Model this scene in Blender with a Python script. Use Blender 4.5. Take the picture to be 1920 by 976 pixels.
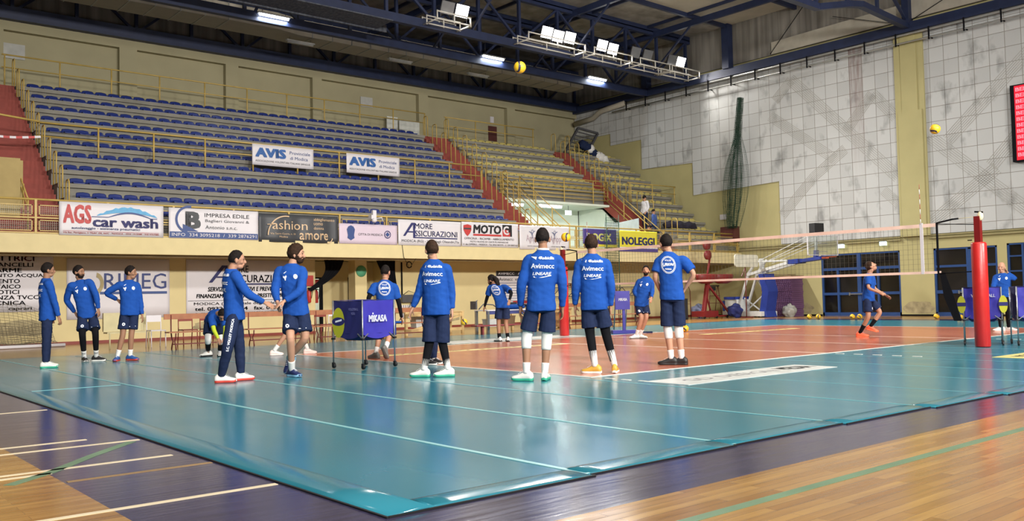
import bpy, bmesh, math, random
from math import sin, cos, pi, radians as rad, sqrt, atan2
from mathutils import Vector, Matrix, noise
from mathutils.bvhtree import BVHTree

for o in list(bpy.data.objects):
    bpy.data.objects.remove(o)
SC = bpy.context.scene
COL = SC.collection
random.seed(7)

# ------------------------------------------------------------------ camera
cd = bpy.data.cameras.new('camera')
cam = bpy.data.objects.new('camera', cd)
COL.objects.link(cam)
YAW, PITCH, ROLL = rad(50.0169), rad(2.4436), rad(-1.1902)
fw = Vector((cos(YAW)*cos(PITCH), sin(YAW)*cos(PITCH), sin(PITCH)))
r0 = Vector((sin(YAW), -cos(YAW), 0))
u0 = r0.cross(fw)
RR = cos(ROLL)*r0 + sin(ROLL)*u0
UU = -sin(ROLL)*r0 + cos(ROLL)*u0
M = Matrix((RR, UU, -fw)).transposed().to_4x4()
M.translation = Vector((-8.804, -8.842, 1.1104))
cam.matrix_world = M
cd.sensor_width = 36
cd.lens = 1676.08*36/1920
cd.clip_end = 300
SC.camera = cam

# ------------------------------------------------------------------ light, exposure
SC.view_settings.view_transform = 'Standard'
SC.view_settings.look = 'None'
SC.view_settings.gamma = 1
SC.view_settings.exposure = -1.36
SC.view_settings.use_curve_mapping = False
SC.cycles.use_denoising = True
SC.cycles.max_bounces = 6
SC.cycles.sample_clamp_indirect = 6.0
W = bpy.data.worlds.new('world'); SC.world = W
W.use_nodes = True
bg = W.node_tree.nodes['Background']
bg.inputs[0].default_value = (0.78, 0.86, 0.95, 1)
bg.inputs[1].default_value = 0.18

def area_light(name, loc, aim, power, sx, sy, col=(1, .96, .9), spread=160):
    l = bpy.data.lights.new(name, 'AREA'); l.shape = 'RECTANGLE'
    l.size = sx; l.size_y = sy; l.energy = power; l.color = col; l.spread = rad(spread)
    o = bpy.data.objects.new(name, l); COL.objects.link(o)
    o.location = loc
    o.rotation_euler = (Vector(aim)-Vector(loc)).to_track_quat('-Z', 'Y').to_euler()
    return o
# the hall's second bank of floodlights, on the camera's side of the court, and unseen fill lights added behind
for k, x in enumerate((-6, 2, 10, 18)):
    area_light('hall_floodlight_bank', (x, -3.5, 13.0), (x+4, 12, 2), 1050, 2.2, 1.2, spread=130)
for k, x in enumerate((-10, 0, 10)):
    area_light('rear_fill_light', (x, -15, 9.5), (x+5, 8, 1.5), 4300, 2.2, 1.2, spread=120)
for k, x in enumerate((-4, 6, 16, 26)):
    area_light('unseen_stand_light', (x, 12, 14.2), (x+.5, 20, 4), 130, 2.0, 1.0, spread=140)  # unseen area lights aimed at the stand

# ------------------------------------------------------------------ materials
def new_mat(name):
    m = bpy.data.materials.new(name); m.use_nodes = True
    return m, m.node_tree.nodes, m.node_tree.links, m.node_tree.nodes['Principled BSDF']
_mc = {}
def mat(name, col, rough=.6, metal=0, var=.12, scale=3.0, bump=0, spec=.5, coat=0, emit=0, alpha=1, trans=0):
    """procedural material: base colour broken up by noise"""
    if name in _mc: return _mc[name]
    m, N, L, b = new_mat(name)
    b.inputs['Roughness'].default_value = rough
    b.inputs['Metallic'].default_value = metal
    b.inputs['Specular IOR Level'].default_value = spec
    b.inputs['Coat Weight'].default_value = coat
    tc = N.new('ShaderNodeTexCoord')
    nz = N.new('ShaderNodeTexNoise'); nz.inputs['Scale'].default_value = scale; nz.inputs['Detail'].default_value = 5
    L.new(tc.outputs['Object'], nz.inputs['Vector'])
    cr = N.new('ShaderNodeValToRGB')
    c = Vector(col)
    cr.color_ramp.elements[0].position = .3; cr.color_ramp.elements[1].position = .7
    cr.color_ramp.elements[0].color = (*(c*(1-var)), 1)
    cr.color_ramp.elements[1].color = (*[min(1, v) for v in c*(1+var)], 1)
    L.new(nz.outputs['Fac'], cr.inputs['Fac'])
    L.new(cr.outputs['Color'], b.inputs['Base Color'])
    if bump:
        bp = N.new('ShaderNodeBump'); bp.inputs['Strength'].default_value = bump; bp.inputs['Distance'].default_value = .02
        L.new(nz.outputs['Fac'], bp.inputs['Height']); L.new(bp.outputs['Normal'], b.inputs['Normal'])
    if emit:
        b.inputs['Emission Color'].default_value = (*col, 1); b.inputs['Emission Strength'].default_value = emit
    if trans:
        b.inputs['Transmission Weight'].default_value = trans
    _mc[name] = m
    return m
def srgb(*h):
    return tuple(((v/255)/12.92 if v/255 <= .04045 else ((v/255+.055)/1.055)**2.4) for v in h)

# ------------------------------------------------------------------ mesh helpers
class MB:
    def __init__(s): s.v = []; s.f = []; s.sm = []
    def add(s, vs, fs, smooth=False):
        b = len(s.v); s.v += [tuple(v) for v in vs]
        s.f += [tuple(i+b for i in f) for f in fs]; s.sm += [smooth]*len(fs)
        return s
    def box(s, x0, y0, z0, x1, y1, z1):
        v = [(x0,y0,z0),(x1,y0,z0),(x1,y1,z0),(x0,y1,z0),(x0,y0,z1),(x1,y0,z1),(x1,y1,z1),(x0,y1,z1)]
        return s.add(v, [(0,3,2,1),(4,5,6,7),(0,1,5,4),(1,2,6,5),(2,3,7,6),(3,0,4,7)])
    def cbox(s, c, d): return s.box(c[0]-d[0]/2, c[1]-d[1]/2, c[2]-d[2]/2, c[0]+d[0]/2, c[1]+d[1]/2, c[2]+d[2]/2)
    def bar(s, a, b, w, h=None, up=(0,0,1)):
        """rectangular bar from a to b"""
        a = Vector(a); b = Vector(b); h = h or w; d = (b-a).normalized(); up = Vector(up)
        if abs(d.dot(up)) > .98: up = Vector((1,0,0))
        x = d.cross(up).normalized(); y = x.cross(d)
        v = [p+x*sx*w/2+y*sy*h/2 for p in (a, b) for sx, sy in ((-1,-1),(1,-1),(1,1),(-1,1))]
        return s.add(v, [(0,1,2,3),(7,6,5,4),(0,4,5,1),(1,5,6,2),(2,6,7,3),(3,7,4,0)])
    def tube(s, pts, r, n=8, closed=False):
        pts = [Vector(p) for p in pts]; m = len(pts)
        rs = r if isinstance(r, (list, tuple)) else [r]*m
        vs = []; prev = None
        for i, p in enumerate(pts):
            if closed: d = (pts[(i+1) % m]-pts[i-1])
            else: d = pts[min(i+1, m-1)]-pts[max(i-1, 0)]
            d = d.normalized() if d.length > 1e-9 else Vector((0,0,1))
            if prev is None:
                prev = d.cross(Vector((0,0,1)))
                if prev.length < .05: prev = d.cross(Vector((1,0,0)))
            x = (prev-d*prev.dot(d)).normalized(); y = d.cross(x); prev = x
            ra, rb = rs[i] if isinstance(rs[i], tuple) else (rs[i], rs[i])
            vs += [p+x*cos(2*pi*k/n)*ra+y*sin(2*pi*k/n)*rb for k in range(n)]
        fs = []
        for i in range(m if closed else m-1):
            a = i*n; b = ((i+1) % m)*n
            fs += [(a+k, a+(k+1) % n, b+(k+1) % n, b+k) for k in range(n)]
        if not closed: fs += [tuple(range(n))[::-1], tuple(range((m-1)*n, m*n))]
        return s.add(vs, fs, True)
    def rings(s, rings, cap=True, smooth=True):
        n = len(rings[0]); vs = [p for r in rings for p in r]; fs = []
        for i in range(len(rings)-1):
            a, b = i*n, (i+1)*n
            fs += [(a+k, a+(k+1) % n, b+(k+1) % n, b+k) for k in range(n)]
        if cap: fs += [tuple(range(n))[::-1], tuple(range((len(rings)-1)*n, len(rings)*n))]
        return s.add(vs, fs, smooth)
    def sphere(s, c, r, nu=14, nv=10, fn=None):
        c = Vector(c); r = r if isinstance(r, (tuple, list)) else (r,)*3
        vs = []
        for j in range(nv+1):
            t = pi*j/nv
            for i in range(nu):
                p = 2*pi*i/nu; d = Vector((sin(t)*cos(p), sin(t)*sin(p), cos(t)))
                k = fn(d) if fn else 1
                vs.append(c+Vector((d.x*r[0], d.y*r[1], d.z*r[2]))*k)
        fs = [(j*nu+i, (j+1)*nu+i, (j+1)*nu+(i+1) % nu, j*nu+(i+1) % nu) for j in range(nv) for i in range(nu)]
        return s.add(vs, fs, True)
    def poly(s, pts, ext):
        """prism: polygon pts pushed along ext"""
        n = len(pts); e = Vector(ext); a = [Vector(p) for p in pts]
        return s.add(a+[p+e for p in a], [tuple(range(n)), tuple(range(2*n-1, n-1, -1))]+[(i, i+n, (i+1) % n+n, (i+1) % n) for i in range(n)])
    def mesh(s, name):
        me = bpy.data.meshes.new(name); me.from_pydata([tuple(v) for v in s.v], [], s.f)
        me.validate(); me.update()
        bm = bmesh.new(); bm.from_mesh(me); bmesh.ops.remove_doubles(bm, verts=bm.verts, dist=1e-6) if len(bm.verts) < 60000 else None
        bmesh.ops.recalc_face_normals(bm, faces=bm.faces); bm.to_mesh(me); bm.free()
        if len(me.polygons) == len(s.sm): me.polygons.foreach_set('use_smooth', s.sm)
        elif any(s.sm): me.polygons.foreach_set('use_smooth', [True]*len(me.polygons))
        return me
    def build(s, name, material, parent=None, **k):
        return link(name, s.mesh(name), material, parent, **k)
def link(name, me, material, parent=None, label=None, cat=None, group=None, kind=None, loc=None, rz=0):
    if material and not me.materials: me.materials.append(material)
    o = bpy.data.objects.new(name, me); COL.objects.link(o)
    if parent: o.parent = parent
    if loc: o.location = loc
    if rz: o.rotation_euler = (0, 0, rz)
    return tag(o, label, cat, group, kind)
def tag(o, label=None, cat=None, group=None, kind=None):
    if label: o['label'] = label
    if cat: o['category'] = cat
    if group: o['group'] = group
    if kind: o['kind'] = kind
    return o
def thing(name, label, cat, loc=(0,0,0), rz=0, group=None):
    o = bpy.data.objects.new(name, None); COL.objects.link(o)
    o.empty_display_size = .1; o.location = loc; o.rotation_euler = (0, 0, rz)
    return tag(o, label, cat, group)
_kids = {}
def dup(root, loc=None, rz=None, label=None, group=None):
    r = root.copy(); COL.objects.link(r)
    if loc is not None: r.location = loc
    if rz is not None: r.rotation_euler = (0, 0, rz)
    if label: r['label'] = label
    if group: r['group'] = group
    for ch in root.children:
        c = ch.copy(); COL.objects.link(c); c.parent = r
        for g in ch.children:
            d = g.copy(); COL.objects.link(d); d.parent = c
    return r
# lettering -----------------------------------------------------------
_tc = {}
def text_geo(t, bold=0.0, shear=0.0, fine=2):
    """unit-height lettering as (verts2d, faces), x from 0"""
    key = (t, bold, shear, fine)
    if key in _tc: return _tc[key]
    c = bpy.data.curves.new('lettering', 'FONT'); c.body = t; c.size = 1; c.shear = shear; c.resolution_u = fine
    o = bpy.data.objects.new('lettering_tmp', c); COL.objects.link(o)
    dg = bpy.context.evaluated_depsgraph_get(); dg.update()
    me = bpy.data.meshes.new_from_object(o.evaluated_get(dg))
    vs = [(v.co.x, v.co.y) for v in me.vertices]; fs = [tuple(p.vertices) for p in me.polygons]
    bpy.data.objects.remove(o); bpy.data.curves.remove(c); bpy.data.meshes.remove(me)
    x0 = min(v[0] for v in vs); x1 = max(v[0] for v in vs); y0 = min(v[1] for v in vs); y1 = max(v[1] for v in vs)
    vs = [((v[0]-x0)/(x1-x0), (v[1]-y0)/(y1-y0)) for v in vs]
    if bold:                       # heavier strokes: copies of the outline shifted by a stroke's breadth
        bx, by = bold*1.6/(x1-x0), bold*1.0/(y1-y0); n = len(vs); base, bf = vs, fs; vs, fs = [], []
        for k, (sx, sy) in enumerate(((-1, -1), (1, -1), (1, 1), (-1, 1), (0, 0))):
            vs += [((a+sx*bx+bx)/(1+2*bx), (b_+sy*by+by)/(1+2*by)) for a, b_ in base]; fs += [tuple(i+k*n for i in f) for f in bf]
    _tc[key] = (vs, fs); return _tc[key]
def put_text(mb, t, x0, z0, x1, z1, place, bold=0.0, shear=0.0):
    """letters filling the box x0..x1, z0..z1 of a surface; place(u, v) -> 3-D point"""
    vs, fs = text_geo(t, bold, shear)
    mb.add([place(x0+(x1-x0)*a, z0+(z1-z0)*b) for a, b in vs], fs)
    return mb

# shared materials
Mblue = mat('royal_blue_jersey', srgb(29, 74, 152), .9, var=.06, scale=14, bump=.2, spec=.15)
Mnavy = mat('navy_cloth', srgb(32, 42, 70), .9, var=.1, scale=14, bump=.2, spec=.15)
Mblack = mat('black_cloth', srgb(18, 18, 22), .9, var=.1, spec=.15)
Mwhite = mat('white_fabric', srgb(222, 220, 216), .8, var=.04)
Mwprint = mat('white_print', srgb(228, 232, 240), .7, var=.02)
Myrail = mat('yellow_painted_steel', srgb(186, 158, 84), .45, var=.12, scale=5)
Msteel = mat('steel', srgb(165, 168, 170), .35, metal=.8)
Mred = mat('red_brown_paint', srgb(128, 52, 40), .5, var=.12)
Mcream = mat('cream_plaster', srgb(214, 196, 140), .85, var=.05, scale=1.2, bump=.1)
Mconc = mat('grey_concrete', srgb(130, 127, 118), .9, var=.12, scale=1.6, bump=.3)
Mtruss = mat('dark_blue_painted_steel', srgb(32, 42, 72), .5, var=.15)
Mink = mat('dark_blue_ink', srgb(38, 40, 96), .6, var=.02)
Mblk = mat('black_ink', srgb(28, 28, 32), .6, var=.02)
Mvinyl = mat('white_vinyl', srgb(214, 210, 214), .45, var=.03, scale=2)
Mrubber = mat('black_rubber', srgb(22, 22, 24), .6)

# ================================================================== STRUCTURE
XR, YW, YU, YB = 29.5, 20.7, 30.6, 18.6      # end wall, wall under the stand, top wall, balcony front

def wood_mat():
    m, N, L, b = new_mat('parquet')
    tc = N.new('ShaderNodeTexCoord')
    br = N.new('ShaderNodeTexBrick'); br.offset = .37
    br.inputs['Scale'].default_value = 1; br.inputs['Brick Width'].default_value = 1.1; br.inputs['Row Height'].default_value = .075
    br.inputs['Mortar Size'].default_value = .0012; br.inputs['Bias'].default_value = -.1
    br.inputs['Color1'].default_value = (*srgb(182, 140, 78), 1); br.inputs['Color2'].default_value = (*srgb(152, 108, 54), 1)
    br.inputs['Mortar'].default_value = (*srgb(110, 78, 46), 1)
    L.new(tc.outputs['Object'], br.inputs['Vector'])
    gr = N.new('ShaderNodeTexNoise'); gr.inputs['Scale'].default_value = 2.2; gr.inputs['Detail'].default_value = 6
    mp = N.new('ShaderNodeMapping'); mp.inputs['Scale'].default_value = (.7, 9, 1)
    L.new(tc.outputs['Object'], mp.inputs['Vector']); L.new(mp.outputs['Vector'], gr.inputs['Vector'])
    mul = N.new('ShaderNodeMix'); mul.data_type = 'RGBA'; mul.blend_type = 'MULTIPLY'; mul.inputs[0].default_value = .55
    rp = N.new('ShaderNodeValToRGB'); rp.color_ramp.elements[0].position = .3; rp.color_ramp.elements[1].position = .7
    rp.color_ramp.elements[0].color = (.55, .5, .45, 1); rp.color_ramp.elements[1].color = (1, 1, 1, 1)
    L.new(gr.outputs['Fac'], rp.inputs['Fac']); L.new(br.outputs['Color'], mul.inputs[6]); L.new(rp.outputs['Color'], mul.inputs[7])
    # violet painted surround of the old court
    sx = N.new('ShaderNodeSeparateXYZ'); L.new(tc.outputs['Object'], sx.inputs[0])
    def gt(sock, v, inv=False):
        n = N.new('ShaderNodeMath'); n.operation = 'LESS_THAN' if inv else 'GREATER_THAN'
        L.new(sock, n.inputs[0]); n.inputs[1].default_value = v; return n.outputs[0]
    def mulm(a, c):
        n = N.new('ShaderNodeMath'); n.operation = 'MULTIPLY'; L.new(a, n.inputs[0]); L.new(c, n.inputs[1]); return n.outputs[0]
    k = mulm(mulm(gt(sx.outputs[0], -7.32), gt(sx.outputs[0], 25.5, True)), mulm(gt(sx.outputs[1], -5.5), gt(sx.outputs[1], 14.0, True)))
    pur = N.new('ShaderNodeMix'); pur.data_type = 'RGBA'; pur.blend_type = 'MIX'
    pc = N.new('ShaderNodeMix'); pc.data_type = 'RGBA'; pc.blend_type = 'MULTIPLY'; pc.inputs[0].default_value = .8
    pc.inputs[6].default_value = (*srgb(66, 62, 92), 1); L.new(rp.outputs['Color'], pc.inputs[7])
    L.new(k, pur.inputs[0]); L.new(mul.outputs[2], pur.inputs[6]); L.new(pc.outputs[2], pur.inputs[7])
    L.new(pur.outputs[2], b.inputs['Base Color'])
    b.inputs['Roughness'].default_value = .3
    rr = N.new('ShaderNodeMapRange'); rr.inputs['To Min'].default_value = .1; rr.inputs['To Max'].default_value = .26
    L.new(gr.outputs['Fac'], rr.inputs['Value']); L.new(rr.outputs[0], b.inputs['Roughness'])
    bp = N.new('ShaderNodeBump'); bp.inputs['Strength'].default_value = .12; bp.inputs['Distance'].default_value = .01
    L.new(gr.outputs['Fac'], bp.inputs['Height']); L.new(bp.outputs[0], b.inputs['Normal'])
    return m
def court_mat(name, col, r0=.14, r1=.27):
    m, N, L, b = new_mat(name)
    tc = N.new('ShaderNodeTexCoord')
    nz = N.new('ShaderNodeTexNoise'); nz.inputs['Scale'].default_value = .9; nz.inputs['Detail'].default_value = 4
    n2 = N.new('ShaderNodeTexNoise'); n2.inputs['Scale'].default_value = 1.3; n2.inputs['Detail'].default_value = 5
    mp = N.new('ShaderNodeMapping'); mp.inputs['Scale'].default_value = (1.3, .35, 1)
    L.new(tc.outputs['Object'], nz.inputs['Vector']); L.new(tc.outputs['Object'], mp.inputs['Vector']); L.new(mp.outputs[0], n2.inputs['Vector'])
    cr = N.new('ShaderNodeValToRGB'); c = Vector(col)
    cr.color_ramp.elements[0].position = .3; cr.color_ramp.elements[1].position = .7
    cr.color_ramp.elements[0].color = (*(c*.94), 1); cr.color_ramp.elements[1].color = (*(c*1.06), 1)
    L.new(nz.outputs['Fac'], cr.inputs['Fac']); L.new(cr.outputs['Color'], b.inputs['Base Color'])
    rr = N.new('ShaderNodeMapRange'); rr.inputs['To Min'].default_value = r0; rr.inputs['To Max'].default_value = r1
    L.new(n2.outputs['Fac'], rr.inputs['Value']); L.new(rr.outputs[0], b.inputs['Roughness'])
    bp = N.new('ShaderNodeBump'); bp.inputs['Strength'].default_value = .05; bp.inputs['Distance'].default_value = .02
    L.new(n2.outputs['Fac'], bp.inputs['Height']); L.new(bp.outputs[0], b.inputs['Normal'])
    b.inputs['Specular IOR Level'].default_value = .6
    return m
Mwood = wood_mat()
Mteal = court_mat('teal_vinyl_flooring', srgb(44, 122, 140))
Morange = court_mat('orange_vinyl_flooring', srgb(184, 104, 78))
Mline = mat('court_line_paint', srgb(226, 218, 206), .4, var=.03)
Mseam = mat('seam_tape', srgb(140, 196, 200), .35, var=.03)

def st(name, mb, m, **k): return mb.build(name, m, kind='structure', **k)
st('floor', MB().box(-16, -16, -.15, 34, 31, -.001), Mwood)
# teal flooring laid in rolls of 1.5 m; ends are staggered along the near edge
tm = MB(); ends = [-4.86, -4.82, -4.80, -4.84, -4.90, -4.96, -5.0, -5.0, -4.96]
x = -6.33
for i in range(20):
    x1 = x+1.5; ye = ends[i] if i < len(ends) else -4.95
    tm.box(x, ye, 0, x1, 13.6, .006 if i % 2 else .0055); x = x1
st('floor_court_surround', tm, Mteal)
cu = MB()
n_ = 24
cu.rings([[(-6.33+.3*i/6, y, .0065+.016*sin(pi*i/6)*(1+.3*sin(y*2.1))) for i in range(7)]+[(-6.03, y, .002), (-6.33, y, .002)] for y in [-4.86+18.4*k/n_ for k in range(n_+1)]])
for i in range(8):
    x_ = -6.03+(0 if i == 0 else -.3+1.5*i); x2 = -6.33+1.5*(i+1)-.02; ye = ends[i]
    cu.rings([[(xx, ye+.26*k/6, .0065+.009*sin(pi*k/6)*(1+.3*sin(xx*3))) for k in range(7)]+[(xx, ye+.26, .002), (xx, ye, .002)] for xx in [x_+(x2-x_)*q/8 for q in range(9)]])
st('floor_curled_edge', cu, Mteal)
ed = MB()
ed.box(-6.345, -4.87, .0, -6.33, 13.6, .008)
x = -6.33
for i in range(20):
    ye = ends[i] if i < len(ends) else -4.95
    ed.box(x, ye-.012, 0, x+1.5, ye, .01); x += 1.5
st('trim_1', ed, Mrubber)
st('floor_court', MB().box(0, 0, .004, 18, 9, .0085), Morange)
ln = MB(); Z0, Z1 = .004, .0105
ln.box(-.05, -.05, Z0, 18.05, 0, Z1).box(-.05, 9, Z0, 18.05, 9.05, Z1).box(-.05, 0, Z0, 0, 9, Z1).box(18, 0, Z0, 18.05, 9, Z1)
for x in (6, 8.975, 12): ln.box(x-.025, 0, Z0, x+.025, 9, Z1+.0005)
for x in (6, 12):
    for k in range(5):
        ln.box(x-.025, -.2-.15-k*.35, Z0, x+.025, -.2-k*.35, Z1); ln.box(x-.025, 9.2+k*.35, Z0, x+.025, 9.35+k*.35, Z1)
for k in range(3): ln.box(-.05, -.45-k*.3, Z0, -.0, -.3-k*.3, Z1)
st('floor_court_lines', ln, Mline)
sm = MB()
for i, x in enumerate((-4.83, -3.3, -1.8, -.3)):
    w = (.022, .018, .012, .008)[i]; sm.box(x-w, -4.8, .004, x+w, 13.3 if i < 3 else 0, .0095)
sm.box(-6.2, 4.5, .004, -4.9, 4.52, .0085)
for i in range(1, 12):
    x = -.33+1.5*i; sm.box(x-.004, -4.9, .005, x+.004, -.1, .0072)
st('floor_seam_tape', sm, Mseam)
fl = MB()
for x0, x1, y in ((-14, -6.7, -.7), (-14, -6.38, -1.05), (-14, -6.45, -2.04), (-14, -7.3, -2.17), (-14, -6.36, -3.62), (-14, -6.4, 2.02)):
    fl.box(x0, y-.025, -.001, x1, y+.025, .0015)
st('floor_old_lines', fl, mat('old_white_line', srgb(226, 210, 178), .4, var=.08))
g = MB().box(-14, -6.0, -.001, 28, -5.93, .0015)
pts = [(-7.6, -2.42), (-7.29, -2.12), (-6.9, -1.62), (-6.46, -1.12)]
for a, b_ in zip(pts, pts[1:]): g.bar((*a, .0005), (*b_, .0005), .08, .002)
st('floor_green_lines', g, mat('green_line_paint', srgb(112, 140, 112), .4))
st('floor_tan_line', MB().box(-7.3, -2.6, -.001, -6.36, -2.55, .0012), mat('tan_line_paint', srgb(150, 122, 84), .4))

# advertising stickers on the flooring
def place_floor(x, y, ang, z=.0112):
    c, s = cos(ang), sin(ang)
    return lambda u, v: (x+u*c-v*s, y+u*s+v*c, z)
ad = thing('floor_advertisement', 'long white advertising sticker on the teal floor by the near sideline', 'floor sticker')
MB().box(-.08, -1.76, .006, 3.35, -1.04, .0105).build('sheet', mat('white_sticker', srgb(205, 208, 204), .35), ad)
t = MB(); pf = place_floor(.3, -1.6, 0)
put_text(t, 'GD DESIGN', 0, .1, 2.0, .32, pf); put_text(t, 'MEDIA', 2.2, .08, 2.9, .42, pf, bold=.02)
t.build('lettering', mat('grey_sticker_print', srgb(120, 118, 124), .4), ad)
ad = thing('floor_advertisement', 'white advertising sticker on the teal floor beyond the far sideline', 'floor sticker')
MB().box(4.5, 9.45, .006, 9.2, 10.6, .0105).build('sheet', mat('white_sticker', srgb(230, 232, 228), .35), ad)
pale = mat('pale_yellow_sticker', srgb(214, 204, 128), .4)
for (x, y, w, h, lab) in ((.8, 6.6, 5.2, .5, 'pale yellow lettering strip on the orange floor left of the net'),
                          (11.2, 6.6, 4.6, .5, 'pale yellow lettering strip on the orange floor right of the net'),
                          (6.4, -3.2, 1.8, .5, 'yellow advertising sticker on the teal floor near the red post')):
    ad = thing('floor_advertisement', lab, 'floor sticker')
    if x > 6 and y < 0: MB().box(x, y, .006, x+w, y+h, .0105).build('sheet', pale, ad)
    if y > 0: MB().box(x, y+.08, .0086, x+w, y+h-.1, .0105).build('sheet', pale, ad)
    t = MB(); put_text(t, 'VOLLEY MODICA' if y > 0 else 'MODICA', .3, .14, w-.3, h-.16, place_floor(x, y, 0, .0125))
    t.build('lettering', Morange if y > 0 else Mblk, ad)

# ---- walls
Mfar = mat('beige_plaster', srgb(164, 157, 126), .9, var=.06, scale=.8, bump=.15)
Myel = mat('yellow_plaster', srgb(180, 171, 122), .85, var=.05, scale=1.0, bump=.08)
Mlow = mat('cream_wall', srgb(212, 196, 146), .85, var=.06, scale=.9, bump=.1)
Mwallw = mat('white_plaster', srgb(214, 222, 212), .9, var=.03)
def corrug(name, c1, c2, sc=1.1, axis='X'):
    m, N, L, b = new_mat(name); b.inputs['Roughness'].default_value = .85
    tc = N.new('ShaderNodeTexCoord'); sp = N.new('ShaderNodeSeparateXYZ'); L.new(tc.outputs['Object'], sp.inputs[0])
    mp = N.new('ShaderNodeMapping'); mp.inputs['Scale'].default_value = (6*sc, 6*sc, .35); L.new(tc.outputs['Object'], mp.inputs[0])
    nz = N.new('ShaderNodeTexNoise'); nz.inputs['Scale'].default_value = .5; nz.inputs['Detail'].default_value = 6; L.new(mp.outputs[0], nz.inputs['Vector'])
    cr = N.new('ShaderNodeValToRGB'); cr.color_ramp.elements[0].position = .35; cr.color_ramp.elements[1].position = .75
    cr.color_ramp.elements[0].color = (*c1, 1); cr.color_ramp.elements[1].color = (*c2, 1)
    L.new(nz.outputs['Fac'], cr.inputs['Fac']); L.new(cr.outputs[0], b.inputs['Base Color'])
    bp = N.new('ShaderNodeBump'); bp.inputs['Strength'].default_value = .5; bp.inputs['Distance'].default_value = .05
    L.new(nz.outputs['Fac'], bp.inputs['Height']); L.new(bp.outputs[0], b.inputs['Normal'])
    return m
Mcor = corrug('dirty_corrugated_sheet', srgb(98, 94, 88), srgb(142, 138, 130))
Mcor2 = corrug('corrugated_roof_sheet', srgb(120, 117, 112), srgb(156, 152, 146), .6)
Mroofl = mat('light_roof_panel', srgb(176, 170, 156), .9, var=.08, scale=1.5)

# wall under the stand with the door recess
st('wall_back', MB().box(-16, YW, 0, 6.6, YW+.3, 2.7).box(10.0, YW, 0, XR, YW+.3, 2.7)
   .box(6.3, 21, 0, 6.6, 22.4, 2.7).box(10.0, 21, 0, 10.3, 22.4, 2.7)
   .box(6.3, 22.3, 2.05, 10.3, 22.5, 2.7).box(6.3, 22.3, 0, 7.05, 22.5, 2.05).box(7.75, 22.3, 0, 8.85, 22.5, 2.05).box(9.6, 22.3, 0, 10.3, 22.5, 2.05), Mlow)
st('wall_recess_pier', MB().box(8.2, 20.6, 0, 8.7, 21.1, 2.66), Mlow)
st('wall_corridor', MB().box(6.3, 24.4, 0, 10.3, 24.5, 2.7).box(6.2, 22.5, 0, 6.3, 24.4, 2.7).box(10.3, 22.5, 0, 10.4, 24.4, 2.7), Mwallw)
area_light('corridor_lamp', (8.3, 23.4, 2.6), (8.3, 23.4, 0), 130, 3.0, .6, (.95, 1, .98))
st('door_4', MB().box(7.05, 22.28, 0, 7.1, 22.5, 2.08).box(7.7, 22.28, 0, 7.75, 22.5, 2.08).box(7.05, 22.28, 2.03, 7.75, 22.5, 2.08), Mblack)
st('door_5', MB().box(8.85, 22.28, 0, 8.88, 22.5, 2.08).box(9.57, 22.28, 0, 9.6, 22.5, 2.08).box(8.85, 22.28, 2.03, 9.6, 22.5, 2.08), Mblack)
st('baseboard_back', MB().box(-16, YW-.015, 0, 6.6, YW, .09).box(10.0, YW-.015, 0, XR, YW, .09), Mred)
dirt = mat('peeling_plaster', srgb(164, 152, 118), .95, var=.3, scale=4)
bl = MB()
def blotch(mb, pl, u, v, ru, rv, n=26, sd=1):
    p = []
    for k in range(n):
        a = 2*pi*k/n; r = 1+.35*noise.noise(Vector((cos(a)*1.7, sin(a)*1.7, sd*3.1)))+.15*noise.noise(Vector((cos(a)*5, sin(a)*5, sd)))
        p.append(pl(u+ru*r*cos(a), v+rv*r*sin(a)))
    mb.add(p, [tuple(range(n))])
for u, v, ru, rv, sd in ((-3.0, .55, .9, .22, 1), (-1.2, .5, .25, .1, 2), (-.3, .55, .2, .12, 3), (3.0, .4, .8, .2, 4), (12, .35, 1, .2, 5)):
    blotch(bl, lambda a, c: (a, YW-.004, max(.1, c)), u, v, ru, rv, sd=sd)
for u, sd in ((15.2, 6), (9.5, 7)):
    blotch(bl, lambda a, c: (XR-.004, a, max(.1, c)), u, .35, .7, .25, sd=sd)
st('wall_stains', bl, dirt)

# stand slab and its front
st('balcony_slab', MB().box(-16, YB, 2.66, XR, YW+.3, 3.19), mat('cream_beam', srgb(214, 198, 150), .85, var=.04))
st('balcony_floor', MB().box(-16, YW+.3, 2.9, XR, 30.6, 3.19), Mconc)
st('trim_2', MB().box(-16, YB+.25, 2.6, XR, YB+.6, 2.66), mat('brown_beam', srgb(150, 134, 100), .9))  # brown beam along the underside of the slab
# top wall
tw = MB().box(-16, YU, 0, XR+.3, YU+.3, 15)
st('wall_far', tw, Mfar)
pl = MB()
for a, b_ in ((2.63, 3.35), (7.25, 7.85), (11.6, 12.1), (17.8, 18.4), (23.9, 24.5), (-2.3, -1.7)): pl.box(a, YU-.28, 9.0, b_, YU, 12.06)
pl.box(-16, YU-.28, 12.06, XR, YU, 12.42)

st('wall_far_pilasters', pl, Mfar)
st('wall_far_upper', MB().box(-16, YU-.3, 12.42, XR, YU, 15), Mcor)
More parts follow.
